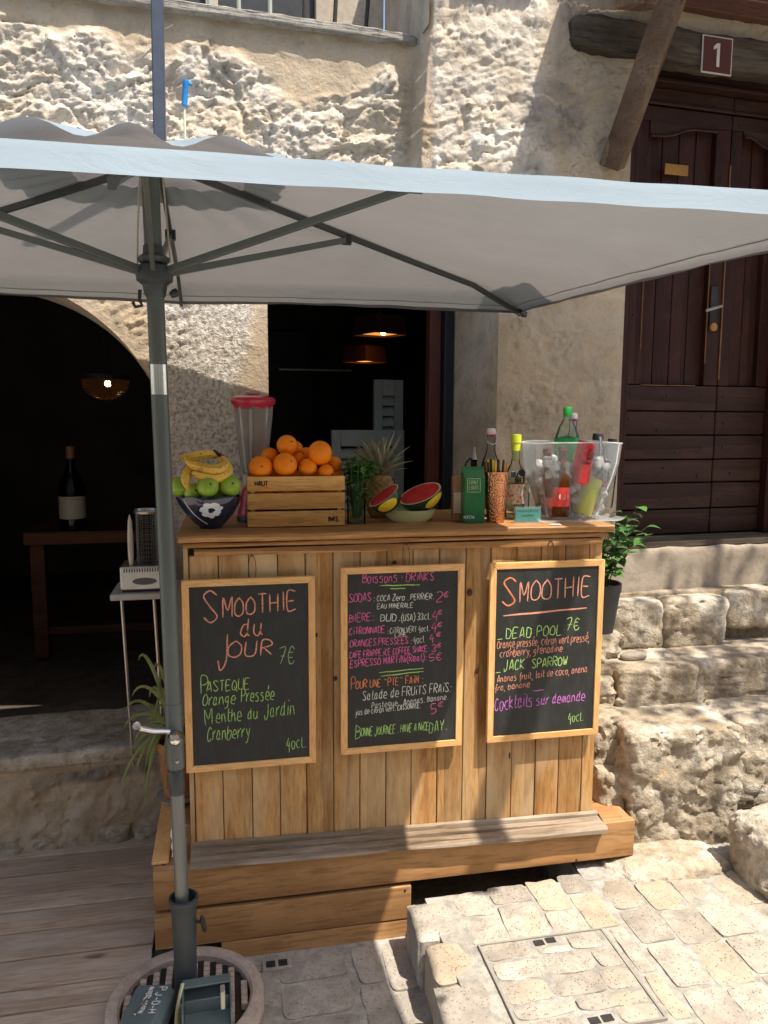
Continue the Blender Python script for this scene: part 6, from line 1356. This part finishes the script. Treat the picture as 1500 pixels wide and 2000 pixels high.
for k in range(52):
    if k < len(ends): e = PY(*ends[k], 2.66+rs.uniform(-.03, .08))
    else: a = rs.uniform(0, 6.28); e = Vector((q[0]+.12*math.cos(a), q[1]+.10*math.sin(a), rs.uniform(.45, .80)))
    b = Vector((q[0]+rs.uniform(-.015, .015), q[1]+rs.uniform(-.02, .02), .59)); h = max(e.z, .66)+rs.uniform(.03, .09)
    m1 = Vector(((b.x*.65+e.x*.35), (b.y*.65+e.y*.35), min(h, .88))); P = []
    for i in range(13):
        t = i/12; P.append(b*(1-t)**3+(b*.3+m1*.7)*3*t*(1-t)**2+Vector((m1.x*.3+e.x*.7, m1.y*.3+e.y*.7, max(e.z+.08, m1.z*.85 if e.z < .6 else e.z)))*3*t*t*(1-t)+e*t**3)
    mb = MB(); vs = []
    for i, p in enumerate(P):
        t = i/12; w_ = .0068*(math.sin(math.pi*min(1, .15+t*.85))**.6)+.0004; d = (P[min(12, i+1)]-P[max(0, i-1)]).normalized(); s = d.cross(Vector((0, 1, .2))).normalized(); u_ = s.cross(d)
        vs += [p-s*w_+u_*w_*.5, p, p+s*w_+u_*w_*.5]
    mb.add(vs, [q_ for i in range(12) for q_ in ((3*i, 3*i+1, 3*i+4, 3*i+3), (3*i+1, 3*i+2, 3*i+5, 3*i+4))])
    obj('blade_leaf', mb, M['spider'], sp_, smooth=60)
fleck = None
pk = thing('striped_packet', 'crumpled red and white packet wedged beside the bar left corner on the plinth', 'packet', (-.175, 2.36, .38))
mb = MB(); P = []
for j in range(8):
    for i in range(5): P.append((-.197+.011*i+.003*math.sin(j*2), 2.345+.008*math.sin(i*2+j)+j*.004, .379+j*.0125+.002*math.sin(i)))
stp = NT('red white stripes'); wv = stp.n('TexWave', bands_direction='X'); wv.inputs['Scale'].default_value = 22; stp.l(stp.co((1, .3, 1), rnd=False), wv.inputs[0]); stp.col(stp.ramp(wv.outputs[0], [(.45, (.72, .06, .08)), (.55, (.75, .7, .68))])); stp.set(Roughness=.4)
obj('wrapper', mb.grid(P, 5, 8), stp.m, pk, smooth=60)

# ============================================================ INSIDE THE ARCH AND THE WINDOW
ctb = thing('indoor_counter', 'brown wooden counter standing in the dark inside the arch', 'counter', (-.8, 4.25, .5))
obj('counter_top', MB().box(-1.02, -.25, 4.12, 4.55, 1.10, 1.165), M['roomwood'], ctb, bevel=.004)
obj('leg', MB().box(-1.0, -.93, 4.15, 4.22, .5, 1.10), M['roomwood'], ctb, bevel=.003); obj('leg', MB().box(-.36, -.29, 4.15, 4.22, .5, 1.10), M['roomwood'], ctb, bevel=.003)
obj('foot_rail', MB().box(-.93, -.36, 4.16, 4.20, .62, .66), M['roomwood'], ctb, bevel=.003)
A = PY(143, 1018, 4.2)
t, T_ = bottle('wine_bottle', 'dark bottle with a big cream label on the counter inside the arch', (A.x, 4.2, 1.166), [(.0001, 0), (.060, 0), (.064, .01), (.064, .22), (.050, .27), (.022, .32), (.020, .42)], clear('dark bottle glass', (.10, .13, .10), .25, .05), [(.021, .36), (.022, .43), (.0001, .432)], plain('cork foil', (.22, .10, .05), .5), label_band=(.0655, .06, .175, plain('cream wine label', (.38, .35, .29), .6)))
scribble(t, (122, 976), (164, 976), .006, 4.133, ink, .0012, 5)
ld = thing('chandelier', 'beaded hemispherical chandelier with a warm bulb glowing inside the dark arch', 'chandelier', (PY(206, 760, 4.5).x, 4.5, 1.9)); lc = PY(206, 745, 4.5)
amb = NT('amber bead'); amb.set(Base_Color=(.30, .13, .04, 1), Roughness=.2, Transmission_Weight=.35, IOR=1.4); amb = amb.m
mb = MB()
for j in range(9):
    a = j/9*math.pi/2*.93; r_ = .122*math.cos(a); z = -.10*math.sin(a); n = max(6, int(2*math.pi*r_/.0125))
    for i in range(n):
        b = 2*math.pi*(i+.5*(j % 2))/n; sr = .0052 if j else .0048
        p = (lc.x+r_*math.cos(b), 4.5+r_*math.sin(b), lc.z+z)
        mb.add([(p[0]+sr*dx, p[1]+sr*dy, p[2]+sr*dz*(1.6 if j < 2 else 1)) for dx, dy, dz in ((1, 0, 0), (-1, 0, 0), (0, 1, 0), (0, -1, 0), (0, 0, 1), (0, 0, -1))], [(0, 2, 4), (2, 1, 4), (1, 3, 4), (3, 0, 4), (2, 0, 5), (1, 2, 5), (3, 1, 5), (0, 3, 5)])
o = obj('beads', mb, amb, ld, smooth=0); o['kind'] = 'stuff'
obj('crown_ring', MB().lathe([(.122, .008), (.128, .01), (.128, .035), (.122, .035)], 40, c=(lc.x, 4.5, lc.z), caps=False), M['iron'], ld)
obj('finial', MB().lathe([(.03, 0), (.02, -.012), (.008, -.03), (.0001, -.034)], 16, c=(lc.x, 4.5, lc.z-.098), caps=False), M['iron'], ld)
obj('bulb', sphere((lc.x+.012, 4.5, lc.z-.012), .018, 10), emit('warm bulb', (1, .62, .25), 7), ld)
obj('chain', MB().tube([(lc.x, 4.5, lc.z+.035), (lc.x, 4.5, 3.14)], .003, 6), M['iron'], ld)
def pend(label, px, py, Y, hw, hh, ang, e):
    c = PY(px, py, Y); t = thing('pendant_lamp', label, 'lamp', c, 'square pendant lamps behind the window'); T_ = Matrix.Translation(c) @ rot(0, 0, ang)
    sh = plain('brown lamp shade', (.10, .035, .02), .7) if 'brown lamp shade' not in bpy.data.materials else bpy.data.materials['brown lamp shade']
    mb = MB()
    for (a, b) in (((-hw, -hw), (hw, -hw)), ((hw, -hw), (hw, hw)), ((hw, hw), (-hw, hw)), ((-hw, hw), (-hw, -hw))):
        mb.add([T_ @ Vector((a[0], a[1], 0)), T_ @ Vector((b[0], b[1], 0)), T_ @ Vector((b[0]*.9, b[1]*.9, hh)), T_ @ Vector((a[0]*.9, a[1]*.9, hh))], [(0, 1, 2, 3)])
    obj('shade', mb, sh, t, smooth=0); obj('diffuser', MB().add([T_ @ Vector(v) for v in ((-hw*.96, -hw*.96, .012), (hw*.96, -hw*.96, .012), (hw*.96, hw*.96, .012), (-hw*.96, hw*.96, .012))], [(0, 1, 2, 3)]), emit('lit diffuser %d' % e, (1, .36, .07), e*.1), t, smooth=0)
    obj('cable', MB().tube([T_ @ Vector((0, 0, hh)), (T_.translation.x, T_.translation.y, 3.14)], .003, 5), M['iron'], t); return t, T_
t, T_ = pend('upper square pendant lamp with a bright bulb spot, seen through the window', 742, 655, 4.6, .115, .11, 24, 6)
obj('bulb', sphere(T_ @ Vector((.01, -.02, .016)), .016, 10), emit('bright bulb', (1, .75, .4), 14), t)
pend('lower square pendant lamp with a plain orange glow, seen through the window', 712, 708, 4.9, .10, .10, 38, 9)
shm = plain('grey green shutter paint', (.22, .25, .22), .6, var=.1)
def shutter(label, u0, u1, n, z0, z1):
    t = thing('louvred_shutter', label, 'shutter', W((u0+u1)/2, n, z0), 'louvred shutters in the dark room'); 
    obj('stile', wbox(u0, u0+.045, n, n-.03, z0, z1), shm, t, bevel=.003); obj('stile', wbox(u1-.045, u1, n, n-.03, z0, z1), shm, t, bevel=.003)
    obj('rail', wbox(u0+.045, u1-.045, n, n-.03, z1-.08, z1), shm, t, bevel=.003); obj('rail', wbox(u0+.045, u1-.045, n, n-.03, z0, z0+.08), shm, t, bevel=.003)
    z = z0+.10; first = None
    while z < z1-.1:
        a, b = W(u0+.046, n-.004, z), W(u1-.046, n-.004, z); c_, d_ = W(u0+.046, n-.028, z+.042), W(u1-.046, n-.028, z+.042)
        mb = MB().add([a, b, d_, c_, a-Vector((0, 0, .006)), b-Vector((0, 0, .006)), d_-Vector((0, 0, .006)), c_-Vector((0, 0, .006))], [(0, 1, 2, 3), (7, 6, 5, 4), (0, 4, 5, 1), (2, 6, 7, 3)])
        obj('louvre', mb, shm, t, smooth=0); z += .052
ua, za = PW(731, 741, -.75); ub, _ = PW(788, 741, -.75); shutter('taller narrow grey green louvred shutter in the dark room behind the window', ua, ub, -.75, .52, za)
ua, za = PW(648, 840, -.68); ub, _ = PW(790, 840, -.68); shutter('lower wide grey green louvred shutter in the dark room behind the window', ua, ub, -.68, .52, za)
wf = obj('window_frame', wbox(.93, .985, -.34, -.40, 1.0, 2.498), plain('dark red brown paint', (.10, .03, .022), .4), house, bevel=.004)
obj('window_frame', wbox(.988, 1.03, -.30, -.40, 1.0, 2.498), plain('blue black paint', (.01, .016, .024), .4), house, bevel=.004)
obj('window_frame', wbox(.165, .20, -.34, -.40, 1.0, 2.498), bpy.data.materials['blue black paint'], house, bevel=.004)
cr_ = thing('curtain_rail', 'thin horizontal metal rail in the dark behind the window', 'rail', W(.3, -1.2, 2.03)); obj('rod', MB().tube([Vector(W(PW(545, 721, -1.2)[0], -1.2, PW(545, 721, -1.2)[1])), Vector(W(PW(686, 724, -1.2)[0], -1.2, PW(686, 724, -1.2)[1]))], .006, 8), M['steel'], cr_)
bd_ = thing('indoor_panel_door', 'dark panelled door faintly visible at the back of the bar room', 'door', W(.35, -3.4, .5)); obj('leaf', wbox(.1, .95, -3.45, -3.5, .5, 2.45), plain('near black wood', (.03, .03, .03), .5), bd_, bevel=.004)
mb = MB(); P = [W(.35+.0+.17*math.cos(a), -3.44, 1.75+.32*math.sin(a)) for a in np.linspace(0, 2*math.pi, 30)]; obj('oval_moulding', mb.tube(P, .01, 6, cap=False), bpy.data.materials['near black wood'], bd_)

# ============================================================ WALL BITS
A = W(*[PW(363, 157, .10)[0], .10, PW(363, 157, .10)[1]]); B_ = W(PW(360, 207, .10)[0], .10, PW(360, 207, .10)[1]); C_ = B_+Vector((-.002, -.02, -.45))
bh = thing('blue_handled_rod', 'thin pale rod with a bright blue plastic grip rising behind the parasol', 'rod', C_)
blu = plain('bright blue plastic', (.02, .22, .55), .35); obj('grip', MB().tube([A, A.lerp(B_, .12), A.lerp(B_, .2), B_], [.0115, .0125, .0105, .0105], 14), blu, bh); obj('grip_hook', MB().bar(A+Vector((.003, 0, -.006)), A+Vector((.022, 0, -.014)), .010, .010), blu, bh, bevel=.002)
obj('rod', MB().tube([B_, C_], .0042, 8), plain('pale green grey rod', (.55, .56, .45), .4), bh)
kp = thing('wall_bracket', 'small bare metal wire bracket sticking out of the rough wall left of the mast', 'bracket', W(-.2, .05, 2.9))
obj('wire', MB().tube([W(*(lambda q: (q[0], .03, q[1]))(PW(268, 123, .03))), W(*(lambda q: (q[0], .07, q[1]))(PW(296, 95, .07)))], .003, 6), M['steel'], kp)
obj('wire', MB().tube([W(*(lambda q: (q[0], .05, q[1]))(PW(318, 58, .05))), W(*(lambda q: (q[0], .08, q[1]))(PW(338, 48, .08)))], .002, 6), M['steel'], kp)

# ============================================================ PLANT BEHIND THE BAR RIGHT END
pp = thing('potted_shrub', 'leafy green plant in a black pot on the stones right of the bar', 'potted plant', (1.40, 2.66, .95)); q = Vector((1.385, 2.66, .94))
obj('pot', MB().lathe([(.0001, 0), (.055, 0), (.075, .15), (.08, .16), (.08, .19), (.073, .19), (.066, .16)], 28, c=q, caps=False), M['blackpl'], pp); obj('soil', MB().lathe([(.07, .17), (.0001, .175)], 18, c=q, caps=False), M['iron'], pp)
rs = random.Random(31); stm = MB(); n = 0
tips = [(1215, 1000), (1245, 990), (1268, 1045), (1250, 1020), (1230, 1075), (1200, 1090), (1215, 1050), (1190, 1040), (1240, 1060), (1225, 1020), (1262, 1030), (1205, 1120), (1185, 1060), (1195, 1020)]
for k, tp_ in enumerate(tips):
    e = PY(*tp_, 2.52+rs.uniform(-.05, .12)); b = q+Vector((rs.uniform(-.02, .02), rs.uniform(-.02, .02), .17)); md = b.lerp(e, .5)+Vector((-.01, 0, .03)); P = cat_rom3([b, md, e]); stm.tube(P, [.0028*(1-.6*i/(len(P)-1)) for i in range(len(P))], 5)
    for j in range(8):
        t = .3+.7*j/7; p = P[min(len(P)-1, int(t*(len(P)-1)))]; a = rs.uniform(0, 6.28)
        mb = leaf(MB(), p, (math.cos(a), math.sin(a)*.8-.2, rs.uniform(-.25, .6)), (0, 0, 1), rs.uniform(.036, .060), rs.uniform(.030, .046), rs.uniform(0, .5), 6)
        obj('leaf', mb, M['green'] if rs.random() < .65 else M['greend'], pp, smooth=60)
obj('stems', stm, M['greend'], pp)

# ============================================================ TREE whose leaves dapple the steps (stands right of the view)
tr = thing('street_tree', 'leafy street tree standing right of the view whose crown dapples the steps', 'tree', (4.3, .9, 0)); rs = random.Random(17); nr = np.random.RandomState(17)
tk = MB().tube([(4.3, .9, 0), (4.25, .95, 1.2), (4.15, 1.05, 2.4), (3.9, 1.25, 3.6), (3.55, 1.45, 4.5)], [.14, .12, .10, .075, .05], 12)
limbs = []
for k in range(14):
    a = rs.uniform(0, 6.28); b = Vector((4.05-.05*k*.5, 1.1+.02*k, 3.0+k*.12)); e = Vector((3.80+.80*math.cos(a), 1.45+.75*math.sin(a), 4.3+rs.uniform(-.3, .6))); tk.tube([b, b.lerp(e, .5)+Vector((0, 0, .12)), e], [.035, .02, .006], 7); limbs.append((b, e))
obj('trunk', tk, wood('bark', (.06, .045, .03), (.12, .09, .065), (.18, .15, .12), 'Z', rough=.9, knots=False), tr)
lm_ = MB()
for k in range(1700):
    b, e = limbs[rs.randrange(len(limbs))]; t = rs.uniform(.35, 1.08); c = b.lerp(e, t)+Vector((rs.gauss(0, .16), rs.gauss(0, .16), rs.gauss(0, .12)))
    a = rs.uniform(0, 6.28); d = Vector((math.cos(a), math.sin(a), rs.uniform(-.5, .3))).normalized(); s = d.cross(Vector((rs.uniform(-.5, .5), rs.uniform(-.5, .5), 1))).normalized(); L = rs.uniform(.05, .085); w_ = L*.3
    lm_.add([c, c+d*L*.5-s*w_, c+d*L, c+d*L*.5+s*w_], [(0, 1, 2, 3)])
o = obj('crown', lm_, M['green'], tr, smooth=0)
